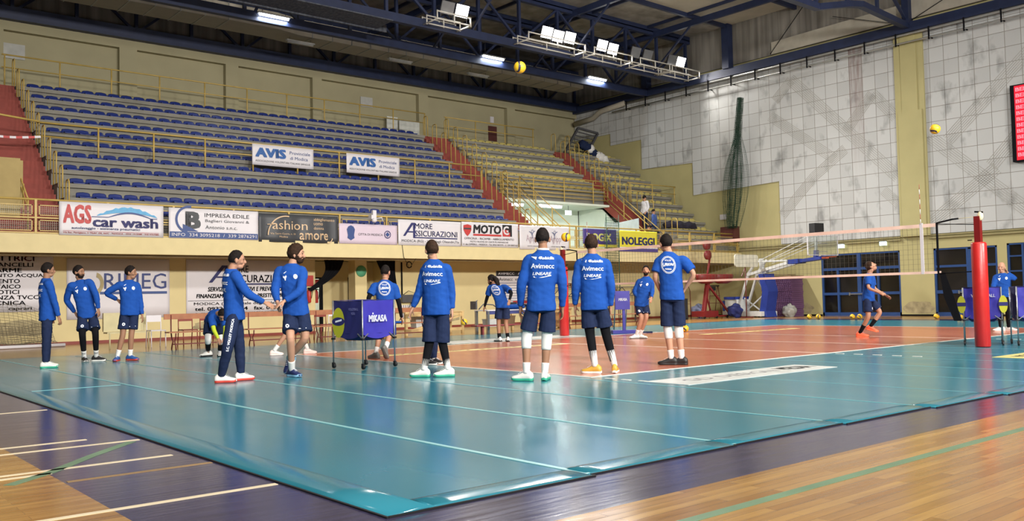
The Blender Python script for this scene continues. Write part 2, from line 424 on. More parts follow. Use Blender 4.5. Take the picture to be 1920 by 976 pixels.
# end wall
ew = MB(); D1, D2, D3 = (10.3, 14.12, 2.87), (6.25, 8.82, 2.87), (2.4, 5.88, 2.92)
x0, x1 = XR, XR+.3
ew.box(x0, 14.12, 0, x1, 31, 15).box(x0, 8.82, 0, x1, 10.3, 15).box(x0, 5.88, 0, x1, 6.25, 15).box(x0, -16, 0, x1, 2.4, 15)
ew.box(x0, 10.3, 2.87, x1, 14.12, 15).box(x0, 6.25, 2.87, x1, 8.82, 15).box(x0, 2.4, 2.92, x1, 5.88, 15)
st('wall_right', ew, Myel)
st('wall_right_pilaster', MB().box(29.34, 8.87, 3.45, XR, 10.15, 12.35).box(29.3, 8.98, 3.45, 29.34, 10.04, 8.9).box(29.3, 9.15, 8.9, 29.34, 9.85, 12.3), Myel)
st('trim_3', MB().box(29.4, 10.2, 3.3, XR, 20, 3.36).box(29.42, 10.2, 3.42, XR, 20, 3.47).box(29.4, -8, 3.3, XR, 8.9, 3.36).box(29.42, -8, 3.42, XR, 8.9, 3.47), mat('grey_moulding', srgb(150, 140, 100), .8))
st('baseboard_right', MB().box(XR-.012, 14.12, 0, XR, YW, .07).box(XR-.012, 8.82, 0, XR, 10.3, .07).box(XR-.012, 5.88, 0, XR, 6.25, .07), Mblack)
def panel_mat():
    m, N, L, b = new_mat('white_acoustic_panels'); b.inputs['Roughness'].default_value = .7
    tc = N.new('ShaderNodeTexCoord'); sp = N.new('ShaderNodeSeparateXYZ'); L.new(tc.outputs['Object'], sp.inputs[0])
    def mt(op, a, v):
        n = N.new('ShaderNodeMath'); n.operation = op
        L.new(a, n.inputs[0])
        if isinstance(v, (int, float)): n.inputs[1].default_value = v
        else: L.new(v, n.inputs[1])
        return n.outputs[0]
    u = mt('DIVIDE', mt('ADD', sp.outputs[1], -.08), .612); v = mt('DIVIDE', mt('ADD', sp.outputs[2], -.04), .634)
    cb = N.new('ShaderNodeCombineXYZ'); L.new(u, cb.inputs[0]); L.new(v, cb.inputs[1])
    br = N.new('ShaderNodeTexBrick'); br.offset = 0; br.inputs['Scale'].default_value = 1
    br.inputs['Brick Width'].default_value = 1; br.inputs['Row Height'].default_value = 1; br.inputs['Mortar Size'].default_value = .018; br.inputs['Mortar Smooth'].default_value = .3
    br.inputs['Color1'].default_value = (*srgb(196, 197, 196), 1); br.inputs['Color2'].default_value = (*srgb(180, 181, 180), 1)
    br.inputs['Mortar'].default_value = (*srgb(136, 130, 122), 1); br.inputs['Bias'].default_value = -.3
    L.new(cb.outputs[0], br.inputs['Vector'])
    # soot and water marks
    mp = N.new('ShaderNodeMapping'); mp.inputs['Scale'].default_value = (1, 1.2, .7); L.new(tc.outputs['Object'], mp.inputs[0])
    nz = N.new('ShaderNodeTexNoise'); nz.inputs['Scale'].default_value = 1.4; nz.inputs['Detail'].default_value = 5; L.new(mp.outputs[0], nz.inputs['Vector'])
    cr = N.new('ShaderNodeValToRGB'); cr.color_ramp.elements[0].position = .26; cr.color_ramp.elements[1].position = .44
    cr.color_ramp.elements[0].color = (.42, .42, .42, 1); cr.color_ramp.elements[1].color = (1, 1, 1, 1); L.new(nz.outputs['Fac'], cr.inputs[0])
    mx = N.new('ShaderNodeMix'); mx.data_type = 'RGBA'; mx.blend_type = 'MULTIPLY'; mx.inputs[0].default_value = .8
    L.new(br.outputs['Color'], mx.inputs[6]); L.new(cr.outputs[0], mx.inputs[7])
    # rust run between two panel columns
    d = mt('ABSOLUTE', mt('ADD', sp.outputs[1], -12.0), 0); k = mt('LESS_THAN', d, .34)
    mp2 = N.new('ShaderNodeMapping'); mp2.inputs['Scale'].default_value = (1, 7, .5); L.new(tc.outputs['Object'], mp2.inputs[0])
    n2 = N.new('ShaderNodeTexNoise'); n2.inputs['Scale'].default_value = 1.5; n2.inputs['Detail'].default_value = 6; L.new(mp2.outputs[0], n2.inputs['Vector'])
    mr = N.new('ShaderNodeMapRange'); mr.inputs['From Min'].default_value = .25; mr.inputs['From Max'].default_value = .75; mr.inputs['To Max'].default_value = .75; L.new(n2.outputs['Fac'], mr.inputs[0])
    hz = N.new('ShaderNodeMapRange'); hz.inputs['From Min'].default_value = 6; hz.inputs['From Max'].default_value = 11.5; L.new(sp.outputs[2], hz.inputs[0])
    f = mt('MULTIPLY', mt('MULTIPLY', k, mr.outputs[0]), hz.outputs[0])
    m2 = N.new('ShaderNodeMix'); m2.data_type = 'RGBA'; L.new(f, m2.inputs[0]); L.new(mx.outputs[2], m2.inputs[6]); m2.inputs[7].default_value = (*srgb(110, 62, 48), 1)
    L.new(m2.outputs[2], b.inputs['Base Color'])
    bp = N.new('ShaderNodeBump'); bp.inputs['Strength'].default_value = .6; bp.inputs['Distance'].default_value = .02; bp.invert = True
    L.new(br.outputs['Fac'], bp.inputs['Height']); L.new(bp.outputs[0], b.inputs['Normal'])
    return m
Mpan = panel_mat()
def yz(pts, x): return [(x, y, z) for y, z in pts]
st('wall_right_panels', MB().poly(yz([(10.15, 3.5), (16.2, 3.5), (16.2, 6.6), (21.5, 6.45), (21.5, 8.2), (25.1, 8.3), (25.1, 10.0), (27.5, 10.0), (27.5, 10.7), (30.5, 10.7), (30.5, 12.4), (10.15, 12.4)], 29.44), (.06, 0, 0)), Mpan)
st('wall_right_panels_near', MB().poly(yz([(-12, 3.5), (8.87, 3.5), (8.87, 12.4), (-12, 12.4)], 29.44), (.06, 0, 0)), Mpan)
hb = MB()
for a, b_, w in (((15.4, 11.5), (10.2, 6.1), .5), ((15.35, 11.45), (16.3, 10.6), .45), ((11.25, 10.0), (12.6, 8.5), .45), ((11.25, 10.0), (10.2, 8.75), .45),
                 ((12.65, 7.7), (14.3, 6.6), .45), ((14.3, 6.6), (16.1, 4.9), .45), ((16.6, 9.9), (13.2, 7.3), .45), ((8.8, 7.7), (4.4, 3.6), .5),
                 ((8.0, 7.4), (3.5, 11.6), .5), ((6.3, 6.1), (4.2, 8.4), .5), ((6.1, 6.0), (8.8, 4.0), .5), ((10.9, 5.6), (10.2, 4.9), .4)):
    a = Vector((29.435, *a)); b_ = Vector((29.435, *b_)); d = (b_-a).normalized(); n_ = Vector((0, -d.z, d.y))
    for k in range(7):
        o_ = n_*((k-3)/6*w); hb.bar(a+o_, b_+o_, .022, .008, up=(1, 0, 0))
st('wall_right_ribbed_bands', hb, mat('grey_ribs', srgb(170, 168, 162), .8))
st('wall_right_upper', MB().box(29.4, -16, 12.9, XR, 30.3, 15), Mcor)
st('wall_right_parapet', MB().poly(yz([(16.3, 12.9), (16.3, 13.5), (9.6, 13.62), (9.6, 14.6), (-12, 14.6), (-12, 12.9)], 29.3), (.1, 0, 0)), mat('pale_concrete', srgb(170, 164, 150), .9, var=.08))
st('trim_4', MB().box(29.1, -16, 12.3, XR, 30.3, 12.72), Mtruss)
# roof
st('ceiling_near', MB().box(-16, -16, 15.0, XR, 18.8, 15.1), Mroofl)
st('ceiling_far', MB().box(-16, 18.8, 15.0, XR, 30.6, 15.1), Mcor2)
rg = MB()
for y in (-8, -4, 0, 4, 7.2, 11, 14.95, 18.85): rg.box(-16, y-.07, 14.8, XR, y+.07, 15)
for y in (21.5, 24.4, 27.4): rg.box(-16, y-.1, 14.75, XR, y+.1, 15)
for x in range(-14, 30, 4): rg.box(x-.05, -16, 14.86, x+.05, 30.5, 15)
st('ceiling_purlins', rg, Mtruss)

# trusses ---------------------------------------------------------------
def truss(y, zb, zt, label, hb_=.38, step=2.35, x0=-14, x1=29.4):
    t = thing('roof_truss', label, 'truss', (0, y, 0))
    MB().box(x0, -.12, zb, x1, .12, zb+hb_).build('bottom_chord', Mtruss, t)
    MB().box(x0, -.1, zt-.2, x1, .1, zt).build('top_chord', Mtruss, t)
    x = x0+.8; i = 0
    while x < x1:
        MB().bar((x, 0, zb+.3), (x, 0, zt-.1), .13, .13, up=(0, 1, 0)).build('post', Mtruss, t)
        xn = x+step
        if xn < x1:
            a, b_ = ((x, zb+.3), (xn, zt-.15)) if i % 2 else ((xn, zb+.3), (x, zt-.15))
            MB().bar((a[0], 0, a[1]), (b_[0], 0, b_[1]), .1, .1, up=(0, 1, 0)).build('brace', Mtruss, t)
        x = xn; i += 1
    return t
truss(30.1, 12.42, 14.9, 'dark blue roof truss running along the top of the far wall', .5)
truss(24.4, 12.3, 14.8, 'dark blue roof truss over the stand carrying the long tube lamps')
truss(21.5, 12.4, 14.8, 'dark blue roof truss with the floodlight catwalk', .35)
t = thing('roof_truss', 'blue cranked roof truss crossing from the yellow pilaster', 'truss')
ch = [(29.3, 12.55), (25.3, 12.75), (24.2, 12.55), (22.0, 12.0), (20.4, 12.0), (18.5, 11.95), (10, 12.6), (0, 12.9), (-12, 12.9)]
m_ = MB()
for a, b_ in zip(ch, ch[1:]): m_.bar((a[0], 9.4, a[1]), (b_[0], 9.4, b_[1]), .26, .24)
m_.build('bottom_chord', Mtruss, t)
MB().box(-14, 9.28, 14.6, 29.3, 9.52, 14.86).build('top_chord', Mtruss, t)
for i, (x, z) in enumerate(((29.2, 12.6), (26.6, 12.7), (24.2, 12.6), (21.9, 12.1), (19.3, 12.1), (16, 12.2), (12, 12.5), (8, 12.7), (4, 12.8), (0, 12.9))):
    w = .42 if i == 0 else .15
    MB().bar((x, 9.4, z), (x, 9.4, 14.7), w, w*.7, up=(0, 1, 0)).build('post', Mtruss, t)
for a, b_ in (((29.1, 12.8), (26.6, 14.6)), ((24.2, 12.7), (26.6, 14.6)), ((21.9, 12.2), (24.2, 14.6)), ((19.3, 12.2), (21.9, 14.6)), ((16, 12.4), (19.3, 14.6))):
    MB().bar((a[0], 9.4, a[1]), (b_[0], 9.4, b_[1]), .11, .11, up=(0, 1, 0)).build('brace', Mtruss, t)
# cross beams between the trusses, posts on the end wall
for x, lab in ((26.5, 'blue roof beam crossing the hall nearest the panelled end wall'), (20.7, 'blue roof beam crossing the hall above the paired floodlights'), (14.6, 'blue roof beam crossing the hall above the first lit floodlight'), (6.0, 'blue roof beam crossing the hall above the left half of the stand')):
    tag(MB().bar((x, 9.4, 14.62), (x, 30.3, 14.62), .16, .3).bar((x, 18.9, 14.6), (x, 21.5, 12.7), .08, .08).bar((x, 24.4, 12.6), (x, 21.5, 14.5), .09, .09).bar((x, 24.4, 12.6), (x, 30.1, 14.4), .1, .1).build('roof_beam', Mtruss), lab, 'beam')
for y, lab in ((18.85, 'blue steel post on the end wall under the roof corner'), (24.4, 'blue steel post on the end wall over the stand')):
    tag(MB().box(29.0, y-.2, 12.7, 29.4, y+.2, 15).build('roof_post', Mtruss), lab, 'post')
tag(MB().bar((29.2, 16.3, 12.9), (29.2, 14.3, 14.9), .025).bar((29.2, 12.9, 13.9), (29.2, 9.6, 12.7), .025).bar((29.2, 9.2, 12.8), (29.2, 5.6, 14.2), .025).build('tie_rod', Mblack), 'thin dark diagonal tie rods above the end wall beam', 'tie rod')
# air duct
du = MB().box(-14, 26.9, 13.0, 8.2, 28.4, 13.72).box(9.4, 27.2, 13.0, 27, 28.6, 13.72).rings([[(8.2, y, z) for y, z in ((26.9, 13.0), (28.4, 13.0), (28.4, 13.72), (26.9, 13.72))], [(9.4, y, z) for y, z in ((27.2, 13.0), (28.6, 13.0), (28.6, 13.72), (27.2, 13.72))]], smooth=False)
dt = thing('air_duct', 'long beige rectangular air duct under the roof behind the lamps', 'duct')
Mduct = mat('duct_sheet', srgb(168, 160, 144), .6, var=.05)
du.build('casing', Mduct, dt)
for k in range(-14, 27, 1):
    if not 7 <= k <= 9: MB().box(k-.015, (26.9 if k < 8.5 else 27.2)-.02, 12.98, k+.015, (28.4 if k < 8.5 else 28.6)+.02, 13.74).build('flange', Msteel, dt)
# pipes along the top of the end wall
pp = thing('wall_pipe', 'pair of long silver pipes under the dark beam on the end wall', 'pipe')
MB().tube([(29.15, -10, 12.22), (29.15, 27.0, 12.22)], .055, 8).tube([(29.12, -10, 11.86), (29.12, 27.0, 11.86)], .04, 8).build('pipe', mat('galvanised_pipe', srgb(172, 172, 168), .35, metal=.6), pp)
for k in range(22):
    y = -4.6+k*1.45; MB().box(29.06, y-.025, 11.76, 29.12, y+.025, 12.32).box(29.1, y-.02, 11.84, 29.44, y+.02, 11.88).build('bracket', Mblack, pp)
tag(MB().tube([(29.2, 30.2, 11.7), (29.2, 28.6, 11.8), (29.2, 28.0, 12.1), (29.2, 26, 12.25)], .16, 8).build('roof_bellows', Mduct), 'sagging grey pipe elbow in the corner under the roof', 'pipe')

# ---- doors in the end wall
Mdoorb = mat('blue_door_steel', srgb(38, 70, 124), .45, var=.08)
Mglassd = mat('dark_glass', srgb(22, 20, 18), .12, var=.3, spec=.5)
def glazed(name, y0, y1, zt, verts, hors, trans):
    t = thing(name, None, None); t['kind'] = 'structure'
    fr = MB(); x0, x1 = 29.52, 29.6
    fr.box(x0, y0, 0, x1, y0+.08, zt).box(x0, y1-.08, 0, x1, y1, zt).box(x0, y0, zt-.07, x1, y1, zt).box(x0, y0, 0, x1, y1, .16)
    for y, w in verts: fr.box(x0-.01, y-w/2, 0, x1, y+w/2, zt if w > .15 else trans)
    for z, h in hors: fr.box(x0-.005, y0, z-h/2, x1, y1, z+h/2)
    fr.build('frame', Mdoorb, t)
    MB().box(29.6, y0, 0, 29.62, y1, zt).build('pane', Mglassd, t)
    hd = MB()
    for y, w in verts:
        if w > .15: hd.box(29.44, y-.5, .98, 29.48, y+.45, 1.02).box(29.42, y+.42, .93, 29.5, y+.47, 1.07)
    hd.build('push_bar', Msteel, t)
    for o in t.children: o['kind'] = 'structure'
    return t
glazed('door_1', 10.3, 14.12, 2.87, ((13.3, .09), (12.25, .17), (11.35, .09)), ((2.16, .12), (1.02, .12)), 2.2)
glazed('door_2', 6.25, 8.82, 2.87, ((7.35, .26),), ((2.1, .1), (1.02, .14)), 2.2)
glazed('door_3', 2.4, 5.88, 2.92, ((5.3, .08), (4.1, .2)), ((2.4, .06), (1.8, .06), (1.02, .14)), 2.9)

# ================================================================== THE STAND
NR = 11
def ry(k): return 27.0-.745*(k-1)          # seat line of row k, row 1 at the top
def rz_(k): return 9.15-.52*(k-1)-.06      # step top of row k
def stand_block(x0, x1, klast, base, name):
    lip, lh = .09, .13
    pts = []
    yf = ry(klast)-.26
    pts.append((yf+lip, base))
    for k in range(klast, 0, -1):
        yf = ry(k)-.26; zt = rz_(k)
        pts += [(yf+lip, zt-lh), (yf, zt-lh), (yf, zt)]
        nx = ry(k-1)-.26+lip if k > 1 else 30.3
        pts.append((nx, zt))
    if klast == NR: pts += [(30.3, base)]
    else: pts += [(30.3, rz_(1)-.5), (ry(klast)+.3, base)]
    mb = MB(); vs = [(x0, y, z) for y, z in pts]
    mb.poly(vs, (x1-x0, 0, 0)); return st(name, mb, Mconc)
XA0, XA1 = -1.95, 15.7
stand_block(XA0, XA1, NR, 3.19, 'stand_steps_blue_block')
stand_block(17.2, 24.2, 6, 5.75, 'stand_steps_middle_block')
stand_block(25.45, XR-.02, NR, 3.19, 'stand_steps_end_block')
Mstair = mat('red_stair_paint', srgb(138, 62, 52), .75, var=.12, scale=2)
def stairs(x0, x1, name, under=.45, solid=False):
    n = 34; y0, y1, z0, z1 = 19.35, 27.1, 3.19, rz_(1)
    dy, dz = (y1-y0)/n, (z1-z0)/n; pts = []
    for i in range(n):
        pts += [(y0+i*dy, z0+i*dz), (y0+i*dy, z0+(i+1)*dz)]
    pts += [(y1, z1), (30.3, z1), (30.3, z1-under)]
    pts += [(y1, z1-under), (y0+.55, z0)] if not solid else [(30.3, z0)]
    return st(name, MB().poly([(x0, y, z) for y, z in pts], (x1-x0, 0, 0)), Mstair)
stairs(15.72, 17.18, 'stairs_middle')
stairs(24.22, 25.43, 'stairs_end')
stairs(-5.2, -1.97, 'stairs_left', solid=True)
# foyer behind the opening under the middle block
st('foyer_walls', MB().box(17.2, 25.0, 3.19, 24.2, 25.1, 5.9).box(17.2, 25, 5.7, 24.2, 26, 5.8), Mwallw)
st('foyer_side_wall', MB().poly([(24.25, 20.6, 3.19), (24.25, 25.0, 3.19), (24.25, 25.0, 5.8), (24.25, 23.3, 5.6)], (.08, 0, 0)).poly([(17.1, 20.9, 3.19), (17.1, 25.0, 3.19), (17.1, 25.0, 5.8), (17.1, 23.3, 5.6)], (.08, 0, 0)), Mwallw)
st('foyer_ceiling', MB().box(17.2, 22.7, 5.66, 24.2, 25.05, 5.76), Mwallw)
tag(MB().box(18.2, 24.6, 3.19, 20.4, 24.95, 4.45).build('counter', mat('brown_board', srgb(128, 112, 82), .7)), 'brown board partition inside the bright foyer opening', 'partition')
st('parapet_left', MB().box(-6.5, 19.9, 3.19, -3.15, 20.3, 5.45).box(-3.2, 20.3, 3.19, -3.0, 22, 5.45), mat('sandy_plaster', srgb(170, 150, 100), .9, var=.08, scale=3))

# ---- stadium seats
Mseatb = mat('blue_seat_plastic', srgb(36, 50, 114), .35, var=.06)
Mseaty = mat('yellow_seat_plastic', srgb(186, 172, 104), .4, var=.06)
def seat_mesh():
    mb = MB(); R = []
    prof = [(-.2, .035, .17), (-.19, .075, .19), (-.12, .055, .2), (.02, .045, .2), (.12, .06, .2), (.155, .11, .205), (.17, .175, .2), (.18, .2, .185)]
    for y, z, hw in prof:
        R.append([(-hw, y, z), (-hw*.8, y, z+(-.015 if y < .1 else .015)), (0, y-.0, z+(-.022 if y < .1 else .03)), (hw*.8, y, z+(-.015 if y < .1 else .015)), (hw, y, z),
                  (hw, y+.012, z-.028), (0, y+.012, z-.045), (-hw, y+.012, z-.028)])
    mb.rings(R); mb.box(-.09, -.1, -.0, .09, .08, .03)
    return mb.mesh('seat_shell')
sme = seat_mesh()
def seat_xs(x0, x1, pitch=.47):
    n = int((x1-x0-.1)/pitch); o_ = x0+(x1-x0-n*pitch)/2+pitch/2
    return [o_+i*pitch for i in range(n)]
ORD = ['topmost', 'second', 'third', 'fourth', 'fifth', 'sixth', 'seventh', 'eighth', 'ninth', 'tenth', 'eleventh']
sb = sme.copy(); sb.materials.append(Mseatb); sy = sme.copy(); sy.materials.append(Mseaty)
xsA = seat_xs(XA0+.15, XA1-.1); nblue = 0; rest = MB()
for k in range(NR, 0, -1):
    for x in xsA:
        p = (x, ry(k), rz_(k))
        if nblue < 298:
            o = bpy.data.objects.new('stadium_seat', sb); COL.objects.link(o); o.location = p; nblue += 1
            tag(o, 'blue plastic seat in the %s row from the top of the long blue stand' % ORD[k-1], 'seat', 'blue seats, %s row from the top' % ORD[k-1])
        else:
            b0 = [(v.co.x+p[0], v.co.y+p[1], v.co.z+p[2]) for v in sme.vertices]
            rest.add(b0, [tuple(f.vertices) for f in sme.polygons], True)
tag(rest.build('blue_seat_rows', Mseatb), 'blue plastic seats filling the highest rows of the long stand', 'seats', kind='stuff')
for blk, x0, x1, kl in (('middle', 17.3, 24.1, 6), ('end', 25.6, XR-.1, NR)):
    for k in range(1, kl+1):
        for x in seat_xs(x0, x1):
            o = bpy.data.objects.new('yellow_stadium_seat', sy); COL.objects.link(o); o.location = (x, ry(k), rz_(k))
            tag(o, 'yellow plastic seat, %s row from the top of the %s stand block' % (ORD[k-1], blk), 'seat', 'yellow seats, %s row, %s block' % (ORD[k-1], blk))

# ---- railings
def rail(name, label, y, x0, x1, z, zt, zm, posts, group=None, r=.028):
    t = thing(name, label, 'railing', group=group)
    MB().tube([(x0, y, zt), (x1, y, zt)], r, 6).build('top_rail', Myrail, t)
    for q in (zm if isinstance(zm, (list, tuple)) else [zm]): MB().tube([(x0, y, q), (x1, y, q)], r*.8, 6).build('middle_rail', Myrail, t)
    for x in posts: MB().tube([(x, y, z), (x, y, zt)], r, 6).build('post', Myrail, t)
    return t
rail('guard_rail', 'long yellow guard rail along the back of the blue stand', 27.9, -2.2, 16.5, 9.09, 10.45, 9.98, [-2.1+1.86*i for i in range(11)])
rail('guard_rail', 'yellow guard rail at the top of the middle yellow seat block', 27.9, 17.7, 23.8, 9.09, 10.42, 9.98, [17.8, 19.7, 21.7, 23.7])
rail('guard_rail', 'yellow guard rail crossing the middle of the blue stand with two banners', 22.6, -2.15, 15.9, rz_(7), 7.07, 6.63, [-.3+1.8*i for i in range(10)], r=.032)
rail('guard_rail', 'slatted yellow railing above the bright foyer opening', 22.85, 17.1, 24.3, 5.75, 6.95, [6.0, 6.18, 6.36, 6.54, 6.72], [17.2, 19.2, 21.2, 23.2, 24.25])
rail('guard_rail', 'thin yellow railing across the end block of seats', 22.6, 25.5, 29.3, rz_(7), 7.0, [6.6], [25.6, 27.4, 29.2])
rl = thing('balcony_railing', 'yellow balcony railing with wire mesh infill below the stand', 'railing')
Y0 = YB+.06
MB().tube([(-15, Y0, 4.15), (XR-.05, Y0, 4.15)], .032, 6).build('top_rail', Myrail, rl)
MB().box(-15, Y0-.02, 3.62, XR-.05, Y0+.02, 3.66).build('middle_rail', Myrail, rl)
MB().box(-15, Y0-.02, 3.2, XR-.05, Y0+.02, 3.24).build('bottom_rail', Myrail, rl)
x = -15+.59
while x < XR:
    MB().box(x-.03, Y0-.03, 3.2, x+.03, Y0+.03, 4.15).build('post', Myrail, rl)
    fr = MB(); a, b_ = x+.08, min(x+1.9, XR)-.08
    for z0_, z1_ in ((3.27, 3.58), (3.7, 4.0)):
        fr.box(a, Y0-.012, z0_, b_, Y0+.012, z0_+.025).box(a, Y0-.012, z1_-.025, b_, Y0+.012, z1_).box(a, Y0-.012, z0_, a+.025, Y0+.012, z1_).box(b_-.025, Y0-.012, z0_, b_, Y0+.012, z1_)
    fr.build('frame', Myrail, rl)
    if x < -2 or x > 17 :
        wm = MB(); q = a
        while q < b_: wm.box(q-.003, Y0-.003, 3.29, q+.003, Y0+.003, 3.56).box(q-.003, Y0-.003, 3.72, q+.003, Y0+.003, 3.98); q += .05
        for z in (3.34, 3.39, 3.44, 3.49, 3.77, 3.82, 3.87, 3.92): wm.box(a, Y0-.003, z-.003, b_, Y0+.003, z+.003)
        wm.build('wire_mesh', mat('grey_wire', srgb(150, 146, 132), .5, metal=.3), rl)
    x += 1.9
# hoops up both sides of each flight
def hoop_mesh(h=1.0, w=.34):
    m = MB(); m.tube([(0, -w/2, 0), (0, -w/2, h-.1), (0, -w/2+.07, h), (0, w/2-.07, h), (0, w/2, h-.1), (0, w/2, 0)], .022, 6)
    return m.mesh('hoop')
hm = hoop_mesh(); hm.materials.append(Myrail)
for xs, lab in ((-2.0, 'yellow tubular handrail hoop on the left edge of the blue seat block'), (15.85, 'yellow tubular handrail hoop beside the blue seats on the middle stairs'),
                (17.1, 'yellow tubular handrail hoop on the foyer side of the middle stairs'), (24.3, 'yellow tubular handrail hoop on the left of the end stairs'), (25.35, 'yellow tubular handrail hoop on the right of the end stairs')):
    for k in range(1, NR+1):
        if xs in (24.3,) and k > 7: continue
        if xs == 17.1 and k > 8: continue
        o = bpy.data.objects.new('handrail_hoop', hm); COL.objects.link(o); o.location = (xs, ry(k)-.1, rz_(k)-.03)
        tag(o, lab, 'handrail', lab.replace('hoop', 'hoops'))
# sloping handrails by the foyer opening
def slope_rail(x, ya, yb, lab, levels=(1.05, .8, .35, .12)):
    za, zb = 3.19+(ya-19.35)*.76, 3.19+(yb-19.35)*.76
    t = thing('stair_handrail', lab, 'handrail')
    for h in levels: MB().tube([(x, ya, za+h), (x, yb, zb+h)], .022, 6).build('rail', Myrail, t)
    n = 4
    for i in range(n):
        f = i/(n-1); MB().tube([(x, ya+(yb-ya)*f, za+(zb-za)*f), (x, ya+(yb-ya)*f, za+(zb-za)*f+1.05)], .026, 6).build('post', Myrail, t)
slope_rail(17.3, 19.3, 22.8, 'sloping yellow handrail beside the middle stairs in front of the foyer')
slope_rail(18.3, 19.5, 22.8, 'free standing sloping yellow handrail inside the foyer opening', (1.0, .5))
slope_rail(24.15, 19.0, 23.0, 'sloping yellow handrail beside the end stairs')
slope_rail(-3.05, 19.4, 21.2, 'sloping yellow handrail next to the sandy parapet at left', (1.0, .75))
# red and white barrier tape across the left stairs
tp = MB(); tq = MB()
for i in range(12):
    a, b_ = i/12, (i+1)/12
    pa = Vector((-4.2+2.1*a, 22.3, 6.55-.25*sin(pi*a)*.4)); pb = Vector((-4.2+2.1*b_, 22.3, 6.55-.25*sin(pi*b_)*.4))
    (tp if i % 2 else tq).bar(pa, pb, .01, .07)
t = thing('barrier_tape', 'red and white barrier tape across the left red stairs', 'tape')
tp.build('white_stripe', Mvinyl, t); tq.build('red_stripe', mat('tape_red', srgb(190, 50, 46), .5), t)
tag(MB().tube([(-4.6, 22.5, 7.3), (-2.1, 22.5, 7.07)], .035, 6).build('barrier_bar', Myrail), 'horizontal pale yellow bar across the left red stairs', 'barrier')

# ================================================================== BANNERS ON THE RAILING
def banner(name, label, x0, x1, z0, z1, m, texts=(), y=YB-.02, group=None, wav=.002, extra=None, split=None):
    t = thing(name, label, 'banner', group=group)
    ph = random.random()*6
    f = lambda u, v: -wav*(sin(u*5+ph)+.5*sin(u*11+ph*2+v*3))*(1 if wav else 0)
    n = max(6, int((x1-x0)*10)); k = 5
    fr = [[(x0+(x1-x0)*i/n, y-.004+f((x1-x0)*i/n, 0), z0+(z1-z0)*j/k) for i in range(n+1)] for j in range(k+1)]
    vs = [p for r in fr for p in r]; vb = [(p[0], p[1]+.008, p[2]) for p in vs]; N_ = len(vs); fs = []
    for j in range(k):
        for i in range(n):
            a = j*(n+1)+i; fs += [(a, a+1, a+n+2, a+n+1), (a+N_, a+n+1+N_, a+n+2+N_, a+1+N_)]
    bd = [i for i in range(n+1)]+[j*(n+1)+n for j in range(1, k+1)]+[k*(n+1)+i for i in range(n-1, -1, -1)]+[j*(n+1) for j in range(k-1, 0, -1)]
    fs += [(bd[i], bd[i]+N_, bd[(i+1) % len(bd)]+N_, bd[(i+1) % len(bd)]) for i in range(len(bd))]
    MB().add(vs+vb, fs, True).build('sheet', m, t)
    def pl(u, v, d=.012): return (x0+u, y-d-.008+f(u, 0), z0+v)
    groups = {}
    for (s, a, b_, c, d, mm, *kw) in texts:
        kw = kw[0] if kw else {}
        put_text(groups.setdefault(mm.name, (MB(), mm))[0], s, a, b_, c, d, pl, **kw)
    for nm, (mb, mm) in groups.items(): mb.build('lettering', mm, t)
    return t, pl
def shape(t, pl, pts, m, name='logo', d=.014):
    MB().add([pl(u, v, d) for u, v in pts], [tuple(range(len(pts)))]).build(name, m, t)
def ring_pts(cx, cz, r0, r1, a0=0, a1=2*pi, n=24, sy=1):
    o = [(cx+r1*cos(a0+(a1-a0)*i/n), cz+sy*r1*sin(a0+(a1-a0)*i/n)) for i in range(n+1)]
    return o, [(cx+r0*cos(a0+(a1-a0)*i/n), cz+sy*r0*sin(a0+(a1-a0)*i/n)) for i in range(n+1)]
def arc(t, pl, cx, cz, r0, r1, m, a0=0, a1=2*pi, sy=1, name='logo', d=.014):
    o, i = ring_pts(cx, cz, r0, r1, a0, a1, sy=sy); n = len(o)
    MB().add([pl(u, v, d) for u, v in o+i], [(k, k+1, n+k+1, n+k) for k in range(n-1)]).build(name, m, t)
Mrinse = mat('banner_red', srgb(186, 60, 58), .5, var=.02)
Msky = mat('banner_sky_blue', srgb(86, 160, 205), .5, var=.1, scale=8)
Mdkb = mat('banner_blue', srgb(52, 74, 128), .5, var=.02)
Mgreyb = mat('banner_charcoal', srgb(62, 64, 68), .5, var=.06)
Mgold = mat('banner_gold', srgb(206, 176, 140), .5, var=.02)
Mpurp = mat('banner_purple', srgb(74, 62, 128), .5, var=.03)
Mylw = mat('banner_yellow', srgb(214, 202, 60), .5, var=.03)
Mpink = mat('banner_pale_pink_blue', srgb(206, 190, 204), .5, var=.06, scale=.8)
# 1 car wash
t, pl = banner('banner', 'white car wash banner with big red AGS letters on the balcony rail', -2.43, .46, 3.17, 4.12, Mvinyl, (
    ('AGS', .1, .34, .85, .88, Mrinse, dict(bold=0.025)), ('car wash', .88, .26, 1.78+.95, .56, Mink, dict(bold=0.020)),
    ('autolavaggio - assistenza pneumatici', .32, .16, 2.2, .25, Mdkb, dict(bold=0.010)), ('Via Sac. Partigiano, 2 TRAV. SX, 44/C - MODICA - 0932 1915088 - 340 9757085', .1, .045, 2.75, .1, Mrinse, dict(bold=0.010))))
sp_ = [(1.0+1.7*i/20, .6+.26*sin(pi*i/20)+.02*sin(i*2.4)) for i in range(21)]+[(1.0+1.7*i/20, .58+.12*sin(pi*i/20)) for i in range(20, -1, -1)]
shape(t, pl, sp_, Msky); shape(t, pl, [(.1, .12), (2.75, .12), (2.75, .128), (.1, .128)], Mrinse)
shape(t, pl, [(.85+1.85*i/20, .56+.16*sin(pi*min(1, max(0, (i-5)/13)))) for i in range(21)]+[(.85+1.85*i/20, .54+.13*sin(pi*min(1, max(0, (i-5)/13)))) for i in range(20, -1, -1)], Mdkb, d=.016)
